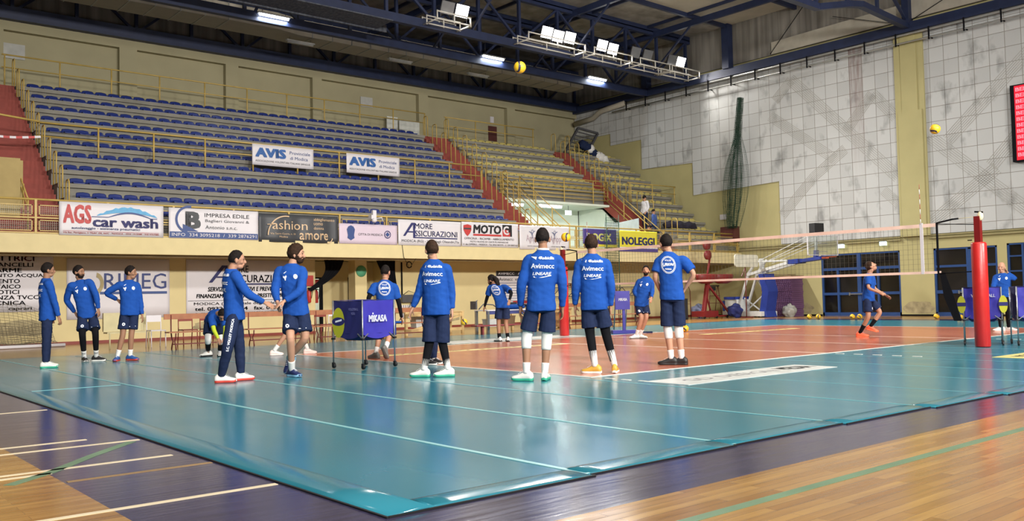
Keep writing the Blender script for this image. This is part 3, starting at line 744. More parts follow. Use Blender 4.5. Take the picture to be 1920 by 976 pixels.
# 2 building firm
t, pl = banner('banner', 'white building firm banner with a grey letter B logo', .62, 3.48, 3.17, 4.1, Mvinyl, (
    ('IMPRESA EDILE', 1.1, .68, 2.55, .8, Mblk), ('Baglieri Giovanni &', 1.12, .5, 2.55, .61, Mgreyb), ('Antonio s.n.c.', 1.12, .31, 2.15, .42, Mgreyb), ('B', .5, .3, .98, .83, Mgreyb, dict(bold=0.035))))
shape(t, pl, [(.02, .02), (2.84, .02), (2.84, .2), (.02, .2)], Mdkb); arc(t, pl, .62, .58, .36, .43, Mdkb, pi*.45, pi*1.45); shape(t, pl, [(.42, .22), (.9, .22), (.6, .36), (.42, .44)], Mdkb)
q = MB(); put_text(q, 'INFO  334 3095218  /  339 2876291', .08, .06, 2.78, .16, lambda a, b_: pl(a, b_, .028)); q.build('lettering', Mvinyl, t)
# 3 fashion
banner('banner', 'black clothing shop banner reading fashion amore', 3.5, 6.38, 3.13, 4.06, Mgreyb, (
    ('ashion', .46, .42, 1.72, .72, Mgold), ('amore', 1.45, .1, 2.5, .33, Mgold, dict(bold=0.007)), ('abbigliamento', 1.95, .72, 2.75, .84, Mgold), ('uomo', 1.95, .6, 2.28, .68, Mgold), ('donna', 1.95, .45, 2.32, .55, Mgold), ('Via Sacro Cuore, n. 10', .4, .24, 1.3, .31, Mgold), ('Modica', .7, .15, 1.0, .21, Mgold)), wav=.03)
t = bpy.data.objects[-1] if False else None
t, pl = [o for o in COL.objects if o.get('label', '').startswith('black clothing')][0], (lambda u, v, d=.02: (3.5+u, YB-.05-d, 3.13+v))
arc(t, pl, .95, .22, .62, .66, Mgold, pi*.45, pi*1.0); shape(t, pl, [(.28, .56), (.62, .58), (.62, .6), (.28, .58)], Mgold); arc(t, pl, 2.45, .2, .18, .21, Mgold, -pi*.5, -pi*.05)
# 4 city banner, hung lower
t, pl = banner('banner', 'pale pink and blue city banner with a crest hanging lower on the rail', 6.42, 8.79, 3.14, 3.84, Mpink, (
    ('CITTA DI MODICA', .75, .3, 1.75, .38, Mgreyb),))
shape(t, pl, [(.3, .5), (.36, .6), (.46, .64), (.56, .6), (.62, .5), (.58, .3), (.6, .2), (.46, .12), (.32, .2), (.34, .3)], Mdkb); arc(t, pl, 1.95, .36, .11, .14, Mink); shape(t, pl, [(1.95, .27), (2.04, .36), (1.95, .45), (1.86, .36)], Mdkb)
# 5 insurance
def amore(t, pl, s, x, z, w, h):
    shape(t, pl, [(x, z+.12*h), (x+.04*w, z+.12*h), (x+.2*w, z+h), (x+.15*w, z+h)], Mink)
    shape(t, pl, [(x+.08*w, z+.36*h), (x+.19*w, z+.36*h), (x+.19*w, z+.44*h), (x+.1*w, z+.44*h)], Mink)
    shape(t, pl, [(x+.18*w, z), (x+.215*w, z), (x+.215*w, z+h), (x+.18*w, z+h)], Mink, d=.016)
    shape(t, pl, [(x+.2*w, z), (x+w, z), (x+w, z+.07*h), (x+.2*w, z+.07*h)], Mink, d=.016)
t, pl = banner('banner', 'white insurance banner with a tall purple letter A on the balcony rail', 8.83, 11.67, 3.14, 4.07, Mvinyl, (
    ('MORE', .72, .62, 1.5, .82, Mink, dict(bold=0.005)), ('SSICURAZIONI', .72, .34, 2.65, .55, Mink, dict(bold=0.005)), ('MODICA (RG) - Viale degli Oleandri,7/a', .14, .09, 2.72, .21, Mblk)))
amore(t, pl, 1, .2, .27, 2.45, .56)
# 6 motorcycle shop
t, pl = banner('banner', 'white motorcycle shop banner with a red shield', 11.7, 14.55, 3.15, 4.1, Mvinyl, (
    ('MOTO', .55, .52, 1.95, .86, Mblk, dict(bold=0.025, shear=.1)), ('G', 2.05, .5, 2.35, .85, Mvinyl, dict(bold=0.020)), ('OFFICINA - RICAMBI - ABBIGLIAMENTO', .12, .28, 2.6, .36, Mblk), ('MOTO NUOVE ED USATE PLURIMARCHE', .4, .17, 2.3, .23, Mblk), ('V. dei CIPPERO, - MODICA - Tel. 0932 907272 - C. 339 8097107', .05, .05, 2.8, .12, Mblk)))
shape(t, pl, [(.08, .82), (.27, .86), (.46, .82), (.46, .64), (.38, .5), (.27, .4), (.16, .5), (.08, .64)], Mrinse); shape(t, pl, [(.1, .66), (.44, .66), (.44, .72), (.1, .72)], Mgreyb, d=.017)
shape(t, pl, [(.55, .43), (1.95, .43), (1.95, .5), (.55, .5)], Mrinse); shape(t, pl, [(2.02, .7), (2.5, .7), (2.5, .9), (2.02, .9)], Mblk, d=.011); shape(t, pl, [(2.02, .44), (2.4, .44), (2.4, .7), (2.02, .7)], Mrinse, d=.011); shape(t, pl, [(2.4, .44), (2.5, .44), (2.5, .72), (2.32, .72), (2.32, .6), (2.4, .6)], Mblk, d=.0125)
# 7 figure logos
t, pl = banner('banner', 'white banner with two thin blue stretching figure logos', 14.6, 17.36, 3.1, 4.08, Mvinyl, (
    ('Agripp', .36, .25, 1.0, .6, mat('pale_print', srgb(170, 150, 160), .6)), ('Agripp', 1.65, .25, 2.3, .6, mat('pale_print', (0,0,0))), ('CENTRO BENESSERE', .4, .12, 1.1, .16, Mgreyb), ('CENTRO BENESSERE', 1.7, .12, 2.4, .16, Mgreyb)), wav=.02)
for cx in (.7, 1.95):
    arc(t, pl, cx, .74, .055, .07, Mdkb); arc(t, pl, cx-.22, .52, .2, .225, Mdkb, -.1*pi, .45*pi, name='logo'); arc(t, pl, cx+.2, .55, .2, .225, Mdkb, .55*pi, 1.1*pi)
# 8 purple banner, 9 yellow banner
t, pl = banner('banner', 'purple banner with large pale LOGIX letters', 18.2, 20.28, 3.4, 4.07, Mpurp, (('LOGIX', .3, .14, 1.75, .48, mat('banner_lime', srgb(206, 204, 120), .5), dict(bold=0.025)),))
shape(t, pl, [(0, -.1), (2.08, -.1), (2.08, 0), (0, 0)], Mylw)
t, pl = banner('banner', 'yellow banner reading NOLEGGI with a purple foot stripe', 20.42, 23.02, 3.12, 4.06, Mylw, (('NOLEGGI', .2, .3, 2.4, .66, Mink, dict(bold=0.025)),))
shape(t, pl, [(0, 0), (2.6, 0), (2.6, .15), (0, .15)], Mpurp); shape(t, pl, [(0, .15), (2.6, .15), (2.6, .2), (0, .2)], Mvinyl)
tag(MB().poly([(20.3, 19.3, 3.3), (22.6, 19.3, 3.3), (22.6, 19.3, 4.75), (21.3, 19.3, 4.5), (20.3, 19.3, 4.45)], (0, .02, 0)).build('banner', mat('pale_blue_sheet', srgb(196, 214, 222), .7)), 'pale blue cloth banner hung behind the yellow one', 'banner')
# stand banners
for x0, lab in ((5.05, 'left one of the two white AVIS banners on the stand rail'), (9.0, 'right one of the two white AVIS banners on the stand rail')):
    t, pl = banner('banner', lab, x0, x0+2.5, 6.28, 7.06, Mvinyl, (('AVIS', .12, .3, 1.35, .66, mat('avis_blue', srgb(38, 92, 160), .5), dict(bold=0.035)), ('Provinciale', 1.5, .5, 2.35, .62, Mdkb), ('di Modica', 1.52, .3, 2.25, .42, Mdkb), ('ASSOCIAZIONE VOLONTARI ITALIANI SANGUE', .12, .13, 2.35, .2, Mgreyb)), y=22.55, group=None)

# banners on the wall under the balcony
yw = YW-.02
t, pl = banner('wall_banner', 'white wall banner listing electrical services, cut off at the left', -6.3, -2.1, 1.02, 2.72, Mvinyl, (
    ('IMPIANTI ELETTRICI', .9, 1.5, 3.68, 1.66, Mrinse, dict(bold=0.010)), ('AUTOMAZIONE CANCELLI', .7, 1.33, 3.65, 1.45, Mgreyb, dict(bold=0.010)), ('IMPIANTI ALLARME', 1.0, 1.17, 3.35, 1.29, Mgreyb, dict(bold=0.010)), ('SOLLEVAMENTO ACQUA', 1.6, 1.01, 3.92, 1.13, Mgreyb, dict(bold=0.010)),
    ('CONDIZIONAMENTO', 1.2, .85, 3.3, .97, Mgreyb, dict(bold=0.010)), ('FOTOVOLTAICO', 1.7, .69, 3.32, .81, Mgreyb, dict(bold=0.010)), ('DOMOTICI', 2.2, .53, 3.28, .65, Mgreyb, dict(bold=0.010)), ('VIDEOSORVEGLIANZA TVCC', .9, .37, 3.8, .49, Mgreyb, dict(bold=0.010)), ('ASSISTENZA TECNICA', .9, .21, 3.45, .33, Mgreyb, dict(bold=0.010)), ('caprari', 3.0, .03, 3.62, .15, Mblk, dict(bold=0.010))), y=yw, wav=0)
t, pl = banner('wall_banner', 'white wall banner with thin blue capital letters and a gold leaf', -1.73, 1.36, .75, 2.62, Mvinyl, (('RIMEG', 1.07, .92, 2.98, 1.42, mat('navy_print', srgb(58, 70, 124), .6)),), y=yw, wav=0)
arc(t, pl, .82, 1.1, .14, .24, mat('leaf_gold', srgb(170, 154, 110), .6), -.45*pi, .45*pi, sy=1.4)
shape(t, pl, [(.95, .76), (3.0, .76), (3.0, .84), (.95, .84)], Mdkb)
t, pl = banner('wall_banner', 'large white insurance wall banner with a phone number', 1.9, 6.0, .78, 2.63, Mvinyl, (
    ('MORE', 1.48, 1.42, 2.15, 1.66, Mink, dict(bold=0.005)), ('SSICURAZIONI', 1.48, 1.08, 3.6, 1.34, Mink, dict(bold=0.005)), ('SERVIZI ASSICURATIVI E PREVIDENZIALI', .72, .78, 3.7, .93, Mblk, dict(bold=0.020, shear=.15)), ('FINANZIAMENTI, C. TERZI, PRESTITI, MUTUI', .33, .54, 3.75, .7, Mblk, dict(bold=0.020, shear=.15)),
    ('MODICA (RG) - Viale degli Oleandri', .25, .3, 3.55, .42, Mblk, dict(bold=0.005)), ('tel. 0932 904044   fax. 0932 904', .28, .14, 3.8, .26, Mblk, dict(bold=0.015)), ('e-mail: amoreassicurazioni@libero.it', .28, .01, 3.9, .1, Mgreyb)), y=yw, wav=0)
amore(t, pl, 1, .75, 1.0, 3.05, .66); shape(t, pl, [(.05, .47), (3.95, .47), (3.95, .482), (.05, .482)], Mblk)
t, pl = banner('wall_poster', 'white results board with dark header and red foot on the wall behind the bent player', 15.05, 17.4, .72, 2.3, Mvinyl, (
    ('AVIMECC', .1, 1.42, 1.0, 1.52, Mvinyl), ('AVIMECC', 1.2, 1.42, 2.1, 1.52, Mvinyl), ('Avimecc  vs  Avimecc', .15, 1.16, 2.1, 1.3, Mblk)), y=yw, wav=0)
shape(t, pl, [(.0, 1.36), (2.35, 1.36), (2.35, 1.58), (0, 1.58)], Mblk, d=.0095)
for i in range(8): shape(t, pl, [(.1, 1.06-i*.11), (2.2, 1.06-i*.11), (2.2, 1.075-i*.11), (.1, 1.075-i*.11)], Mdkb if i % 3 == 0 else Mgreyb)
shape(t, pl, [(.9, .18), (2.3, .18), (2.3, .3), (.9, .3)], Mrinse); shape(t, pl, [(.9, .03), (2.3, .03), (2.3, .14), (.9, .14)], Mblk)

# ================================================================== LAMPS
Mlampw = mat('flood_glass_lit', (1, .97, .9), .3, emit=26)
Mlampoff = mat('flood_glass_off', srgb(150, 152, 156), .2, metal=.5)
Mhous = mat('lamp_housing', srgb(92, 92, 96), .5, metal=.5)
Mtube = mat('tube_lamp_lit', (.86, .93, 1), .3, emit=22)
Mtubeoff = mat('tube_lamp_off', srgb(206, 208, 206), .4)
def floodlight(p, lit, label, group, yaw=0.0):
    t = thing('floodlight', label, 'floodlight', p, yaw, group)
    # housing tilted towards the court (local -y)
    tk = .38
    tl = lambda v: (v[0], v[1]*cos(tk)-v[2]*sin(tk), v[1]*sin(tk)+v[2]*cos(tk))
    R = [[tl((sx*w, y, sz*h)) for sx, sz in ((-1,-1),(1,-1),(1,1),(-1,1))] for y, w, h in ((.0, .34, .27), (.1, .31, .24), (.2, .16, .12), (.26, .12, .1))]
    MB().rings(R, smooth=False).build('housing', Mhous, t)
    MB().add([tl((sx*.32, -.008, sz*.25)) for sx, sz in ((-1,-1),(1,-1),(1,1),(-1,1))], [(0, 1, 2, 3)]).build('glass', Mlampw if lit else Mlampoff, t)
    MB().tube([(-.3, .1, 0), (-.3, .1, -.46), (.3, .1, -.46), (.3, .1, 0)], .018, 6).build('bracket', Mhous, t)
    if lit:
        l = bpy.data.lights.new('flood_lamp', 'AREA'); l.shape = 'RECTANGLE'; l.size = .5; l.size_y = .4; l.energy = FLOODW*(.3 if p[0] > 27 else 1); l.color = (1, .96, .9); l.spread = rad(105)
        o = bpy.data.objects.new('lamp', l); COL.objects.link(o); o.parent = t; o.location = (0, -.1, -.3)
        o.rotation_euler = (rad(-46), 0, 0)
FLOODW = 900
for i, (x, z, lit, lab) in enumerate(((13.0, 13.15, 0, 'unlit floodlight beside the first lit one on the catwalk'), (13.75, 13.15, 1, 'lit floodlight alone above the middle of the stand'),
        (18.6, 13.1, 1, 'warm lit floodlight at the left end of the brightest cluster'), (19.3, 13.05, 1, 'lit floodlight in the middle of the brightest cluster'), (20.05, 13.1, 1, 'lit floodlight at the right end of the brightest cluster'),
        (22.2, 13.1, 1, 'larger glaring floodlight of the second cluster'), (22.95, 13.05, 1, 'smaller bluish floodlight of the second cluster'),
        (24.6, 13.15, 0, 'unlit floodlight, first of the two between the lit clusters'), (25.5, 13.15, 0, 'unlit floodlight, second of the two between the lit clusters'),
        (27.4, 13.2, 0, 'unlit floodlight next to the pinkish lit one'), (28.1, 13.2, 1, 'pinkish lit floodlight nearest the panelled end wall'))):
    floodlight((x, 21.0, z+.15), lit, lab, 'floodlights on the catwalk')
# catwalk rails in front of the floodlights
Mgal = mat('white_catwalk_rail', srgb(210, 206, 196), .4)
for i, (x0, x1, lab) in enumerate(((12.0, 13.7, 'pale catwalk frame under the first lit floodlight'), (16.9, 20.4, 'long pale catwalk frame under the brightest floodlights'), (21.0, 23.6, 'pale catwalk frame under the second floodlight cluster'), (24.2, 26.4, 'pale catwalk frame under the unlit floodlights'), (26.6, 28.8, 'pale catwalk frame under the pinkish floodlight'))):
    m_ = MB()
    for y in (20.35, 21.1, 21.42):
        m_.tube([(x0, y, 12.82), (x1, y, 12.82)], .03, 6).tube([(x0, y, 12.5), (x1, y, 12.5)], .03, 6)
        for x in (x0, (x0+x1)/2, x1): m_.tube([(x, y, 12.45), (x, y, 12.85)], .03, 6)
    for x in (x0, x1): m_.tube([(x, 20.35, 12.5), (x, 21.42, 12.5)], .03, 6)
    tag(m_.build('catwalk_platform', Mgal), lab, 'catwalk')
tag(MB().box(-14, 21.3, 12.36, 10.5, 22.6, 12.4).box(-14, 22.6, 12.3, 11, 22.7, 12.6).build('catwalk_grating', corrug('grating', srgb(60, 64, 74), srgb(96, 100, 108), 3)), 'dark slatted catwalk grating between two roof trusses at the top left', 'catwalk')
def tube_lamp(p, lit, label, hang=.6):
    t = thing('tube_lamp', label, 'lamp', p, 0, 'tube lamps under the roof')
    MB().box(-.68, -.09, 0, .68, .09, .05).build('housing', Mtubeoff, t)
    MB().tube([(-.62, 0, -.03), (.62, 0, -.03)], .06, 8).build('diffuser', Mtube if lit else Mtubeoff, t)
    MB().tube([(-.5, 0, .05), (-.5, 0, hang)], .01, 4).tube([(.5, 0, .05), (.5, 0, hang)], .01, 4).build('hanger', Mhous, t)
    if lit:
        l = bpy.data.lights.new('tube_light', 'AREA'); l.shape = 'RECTANGLE'; l.size = 1.2; l.size_y = .12; l.energy = 160; l.color = (.88, .95, 1)
        o = bpy.data.objects.new('lamp', l); COL.objects.link(o); o.parent = t; o.location = (0, 0, -.12)
for x, lit, lab in ((6.75, 1, 'lit long tube lamp at the upper left under the roof truss'), (18.0, 1, 'lit long tube lamp in the middle beside the flying ball'), (25.1, 1, 'lit long tube lamp at the right under the roof truss')):
    tube_lamp((x, 24.2, 12.6 if x < 10 else 12.72), lit, lab)
for x, y, lab in ((9.6, 27.6, 'unlit tube lamp hanging under the air duct left of centre'), (14.9, 27.6, 'unlit tube lamp hanging under the air duct in the middle'), (19.7, 27.6, 'unlit tube lamp hanging under the duct below the flying ball'), (1.0, 25.5, 'unlit tube lamp hanging in front of the duct at the far left')):
    tube_lamp((x, y, 12.8 if y > 26 else 12.9), 0, lab, .2 if y > 26 else 1.0)
for x, y, lab in ((18.1, 23.2, 'lit tube lamp on the left of the foyer ceiling'), (20.4, 23.0, 'lit tube lamp on the right of the foyer ceiling')):
    t = thing('foyer_lamp', lab, 'lamp', (x, y, 5.6))
    MB().box(-.75, -.12, -.02, .75, .12, .05).build('housing', Mtubeoff, t); MB().tube([(-.7, 0, -.06), (.7, 0, -.06)], .07, 8).build('diffuser', Mtube, t)
    l = bpy.data.lights.new('foyer_light', 'AREA'); l.shape = 'RECTANGLE'; l.size = 1.4; l.size_y = .2; l.energy = 420; l.color = (.85, 1, .97)
    o = bpy.data.objects.new('lamp', l); COL.objects.link(o); o.parent = t; o.location = (0, 0, -.15)
Mexit = mat('exit_sign_lit', (.8, 1, .96), .3, emit=3)
Mgreen = mat('sign_green', srgb(40, 130, 90), .5)
for x, y, z, ry_, lab in ((29.38, 13.03, 3.22, 1, 'small lit emergency sign over the left blue door'), (29.38, 11.0, 3.22, 1, 'small lit emergency sign over the right part of the blue door')):
    t = thing('emergency_sign', lab, 'sign'); MB().box(x, y-.16, z-.09, x+.08, y+.16, z+.09).build('light_box', Mexit, t); MB().box(x-.005, y-.18, z+.09, x+.1, y+.18, z+.12).build('hood', Mhous, t)
t = thing('emergency_sign', 'small lit emergency sign inside the bright foyer', 'sign'); MB().box(21.6, 23.2, 5.2, 22.0, 23.25, 5.42).build('light_box', Mexit, t); MB().tube([(21.8, 23.22, 5.42), (21.8, 23.22, 5.66)], .015, 6).build('hanger', Mhous, t)

# scoreboard
t = thing('led_scoreboard', 'red LED scoreboard on the panelled end wall at the right edge', 'scoreboard')
MB().box(29.12, 3.6, 6.1, 29.42, 5.36, 9.15).build('casing', Mblack, t)
MB().box(29.1, 3.65, 6.15, 29.125, 5.2, 9.1).build('screen', mat('led_red', (.75, .015, .04), .4, emit=.9), t)
q = MB()
for i in range(12): put_text(q, 'BENVENUTI', 0, 0, 1.45, .15, lambda u, v, i=i: (29.09, 5.15-u, 8.87-i*.235+v), bold=.02)
q.build('lettering', mat('led_pink', (1, .35, .4), .4, emit=1.6), t)

# hanging green net on the end wall
def net_lines(mb, P, nu, nv, r, du=1, dv=1):
    """grid of strings over surface P(u, v)"""
    for i in range(nu+1): mb.tube([P(i/nu, j/nv) for j in range(nv+1)], r, 3)
    for j in range(nv+1): mb.tube([P(i/nu, j/nv) for i in range(nu+1)], r, 3)
Mgnet = mat('green_net_cord', srgb(30, 66, 48), .8)
gn = MB()
for L_, (sw, off, dx) in enumerate(((.25, .0, 0), (.6, .1, .12), (.95, -.15, .2), (.45, .05, .28))):
    def P(u, v, sw=sw, off=off, dx=dx):
        z = 10.95-v*6.5; w = (.12+.18*v+sw*max(0, sin(pi*(max(0, v-.3)/.72)))*.75)
        return (28.7+dx*.5+.12*sin(u*19+v*3+dx*9), 17.85+off*v+.9*v*.9+(u-.5)*-w*1.7-.25*(v > .5)*(v-.5), z)
    net_lines(gn, P, 15, 75, .006)
tag(gn.build('hanging_net', Mgnet), 'dark green protective net gathered and hanging on the end wall', 'net')
gn = MB()
for dx in (0, .15):
    net_lines(gn, lambda u, v, dx=dx: (19.6+dx+(u-.5)*(.75+.2*sin(v*5)), 18.2+dx, 4.55-3.3*v), 9, 30, .005)
gn.tube([(19.25, 18.2, 4.7), (19.3, 18.2, .0)], .018, 6).tube([(20.05, 18.2, 4.7), (20.0, 18.2, .0)], .018, 6)
tag(gn.build('hanging_net', Mgnet), 'green net hanging over the purple banner behind the far net post', 'net')
tag(MB().box(28.9, 18.55, 3.75, 29.35, 19.4, 4.55).build('hose_cabinet', mat('dark_red_cabinet', srgb(84, 40, 36), .6)), 'dark red cabinet at the foot of the hanging green net', 'cabinet')
tag(MB().box(29.36, 19.35, 4.98, 29.4, 19.75, 5.25).build('small_sign', Mvinyl), 'small white sign on the end wall above the dark red cabinet', 'sign')
tag(MB().box(22.7, YU-.05, 10.1, 23.3, YU, 10.95).build('wall_cabinet', mat('dark_red_cabinet', (0,0,0))), 'dark red cabinet on the top wall behind the middle block', 'cabinet')
tag(MB().box(22.85, YU-.04, 11.15, 23.1, YU, 11.5).build('small_sign', Mvinyl), 'small white sign on the top wall above the dark red cabinet', 'sign')
for x0, x1, lab in ((15.7, 16.35, 'white board standing against the top wall, the narrow one'), (16.45, 17.7, 'white board standing against the top wall, the wide one')):
    tag(MB().box(x0, YU-.45, 9.09, x1, YU-.38, 10.55 if x0 > 16 else 10.62).build('board', mat('pale_board', srgb(206, 208, 200), .6)), lab, 'board')
tag(MB().box(14.4, YU-.05, 11.05, 15.1, YU-.02, 11.55).build('paper_sign', mat('paper_grey', srgb(176, 176, 170), .8)), 'grey paper sign on the top wall near the white boards', 'sign')
tag(MB().box(-1.9, YU-.05, 11.0, -.9, YU-.02, 11.6).build('paper_sign', mat('paper_grey', (0,0,0))), 'grey paper sign on the top wall at the far left', 'sign')

# ================================================================== NET AND POSTS
Mpad = mat('red_vinyl_pad', srgb(186, 36, 34), .35, var=.05, scale=6, bump=.2)
Mpost = mat('dark_red_post', srgb(120, 26, 26), .35)
Mtape = mat('pale_net_tape', srgb(238, 206, 190), .6)
def net_post(y, sgn, label):
    t = thing('net_post', label, 'net post', (9, y, 0))
    MB().box(-.055, -.055, 0, .055, .055, 2.5).box(.02, .045, 2.0, .05, .07, 2.45).build('post', Mpost, t)
    R = []
    for z, r in ((0.0105, .125), (.03, .138), (1.0, .14), (1.97, .138), (2.0, .12)):
        R.append([(r*cos(2*pi*k/20), r*sin(2*pi*k/20), z) for k in range(20)])
    MB().rings(R).build('pad', Mpad, t)
    MB().sphere((0, sgn*-.05, 2.5), (.045, .055, .09)).build('pulley', mat('cream_plastic', srgb(236, 220, 180), .4), t)
    MB().bar((0, -.1, 2.57), (0, .05, 2.59), .03).bar((0, sgn*.14, 1.9), (0, sgn*.2, 1.9), .03).bar((0, sgn*.12, 2.05), (0, sgn*.2, 2.05), .02).build('winch_hook', Mblack, t)
    return t
net_post(-1.5, 1, 'near net post in a thick red pad standing on the teal floor')
net_post(10.09, -1, 'far net post in a red pad beyond the two players seen from behind')
nt = thing('volleyball_net', 'volleyball net with pale top and bottom tapes across the court', 'net')
ya, yb, zt, zb_ = -.72, 9.5, 2.43, 1.43
MB().box(8.993, ya, zt-.07, 9.007, yb, zt).build('top_tape', Mtape, nt)
MB().box(8.994, ya-.05, zb_, 9.006, yb, zb_+.05).build('bottom_tape', Mtape, nt)
m_ = MB(); n = int((yb-ya)/.1)
for i in range(n+1): y = ya+i*.1; m_.box(8.998, y-.0014, zb_+.05, 9.002, y+.0014, zt-.07)
for j in range(1, 10): z = zb_+j*.1; m_.box(8.998, ya, z-.0014, 9.002, yb, z+.0014)
m_.build('mesh', mat('dark_net_cord', srgb(80, 76, 66), .8), nt)
for y, l in ((-.41, 'near'), (9.05, 'far')):
    MB().box(8.988, y-.03, zb_, 9.012, y+.03, zt+.02).build('side_band', Mvinyl, nt)
    a = MB(); b_ = MB()
    for i in range(8): (a if i % 2 else b_).tube([(8.98, y, zt-1+.2*i*1.0+.2*0 if False else zt+.1*i), (8.98, y, zt+.1*i+.1)], .006, 6)
    an = a.build('antenna', mat('antenna_red', srgb(150, 70, 60), .5), nt); b_.build('antenna_stripe', Mvinyl, an)
for y, s_ in ((ya, -1), (yb, 1)):
    MB().box(8.99, y-.018, zb_-.02, 9.01, y+.018, zt+.01).build('end_rod', Mblack, nt)
    yp = -1.44 if s_ < 0 else 10.03
    MB().tube([(9, y, zt), (9, y+s_*.3, zt+.05), (9, y+s_*.42, zt+.055)], .018, 6).tube([(9, y, zt-.02), (9, yp, zt-.08)], .009, 6).tube([(9, y, zb_), (9, yp, zb_+.02)], .012, 6).build('strap', Mblack, nt)
    MB().tube([(9, y+s_*.4, zt+.055), (9, yp, zt+.06)], .005, 5).build('cord', mat('pale_cord', srgb(214, 200, 150), .6), nt)
MB().poly([(9.0, -.74, 1.45), (9.0, -.8, .98), (9.0, -.98, .5), (9.0, -1.12, .5), (9.0, -1.02, .9), (9.0, -.84, 1.45)], (.012, 0, 0)).build('hanging_cloth', Mblack, nt)

# ================================================================== BALLS
Mby = mat('ball_yellow', srgb(232, 186, 40), .45, var=.03)
Mbb = mat('ball_dark_blue', srgb(36, 40, 70), .45, var=.03)
def ball_meshes():
    ym, bm_ = MB(), MB(); nu, nv, r = 28, 18, .105
    for j in range(nv):
        for i in range(nu):
            c = []
            for a, b_ in ((i, j), (i, j+1), (i+1, j+1), (i+1, j)):
                t = pi*b_/nv; p = 2*pi*a/nu; c.append(Vector((sin(t)*cos(p), sin(t)*sin(p), cos(t)))*r)
            ph = 2*pi*(i+.5)/nu; th = pi*(j+.5)/nv
            w = sin(2*ph+2.4*cos(th)*1.3)
            (bm_ if w > .78 else ym).add(c, [(0, 1, 2, 3)], True)
    return ym.mesh('ball_yellow_panels'), bm_.mesh('ball_blue_panels')
BY, BB = ball_meshes(); BY.materials.append(Mby); BB.materials.append(Mbb)
def ball(p, label, group=None, rot=(0, 0, 0)):
    t = bpy.data.objects.new('volleyball', BY); COL.objects.link(t); t.location = p; t.rotation_euler = rot; tag(t, label, 'ball', group)
    c = bpy.data.objects.new('blue_panels', BB); COL.objects.link(c); c.parent = t; return t
for p, lab, r in (((1.21, 2.78, 5.11), 'yellow ball flying high under the roof lamps', (.4, .9, 0)), ((9.85, -.38, 4.45), 'yellow ball flying in front of the white wall panels at right', (0, .5, 1.2)),
                  ((4.95, 5.67, 2.46), 'yellow ball flying beside the top of the far net post', (1, .2, .5)), ((12.3, 8.35, .115), 'yellow ball lying on the far sideline in front of the red frames', (.5, .2, 2)),
                  ((24.6, 11.8, .106), 'ball by the blue door, leftmost of all on the wall base', (.2, 0, 1)), ((24.7, 11.45, .106), 'ball by the blue door, second of the left pair', (.9, 0, 0)),
                  ((24.9, 10.05, .106), 'ball under the jumping orange-shod player, left one of a pair', (.3, .8, 1)), ((25.0, 9.8, .106), 'ball under the jumping orange-shod player, right one of a pair', (.8, .1, 2)),
                  ((25.6, 7.0, .106), 'single ball on the floor between the two blue doors', (.1, .3, 1)), ((24.4, 5.6, .106), 'ball on the floor just behind the left side of the cart by the red post', (.6, .2, 0)),
                  ((17.2, 13.6+.6, .46), 'ball under the far bench beside the bearded player', (.6, .2, 0)), ((7.9, 13.45, .42), 'ball on the low shelf under the scorer table', (.2, .2, .3)), ((4.2, 14.6, .3), 'ball half hidden behind the knees of the long-haired player', (.2, .2, .3))):
    ball(p, lab, None, r)

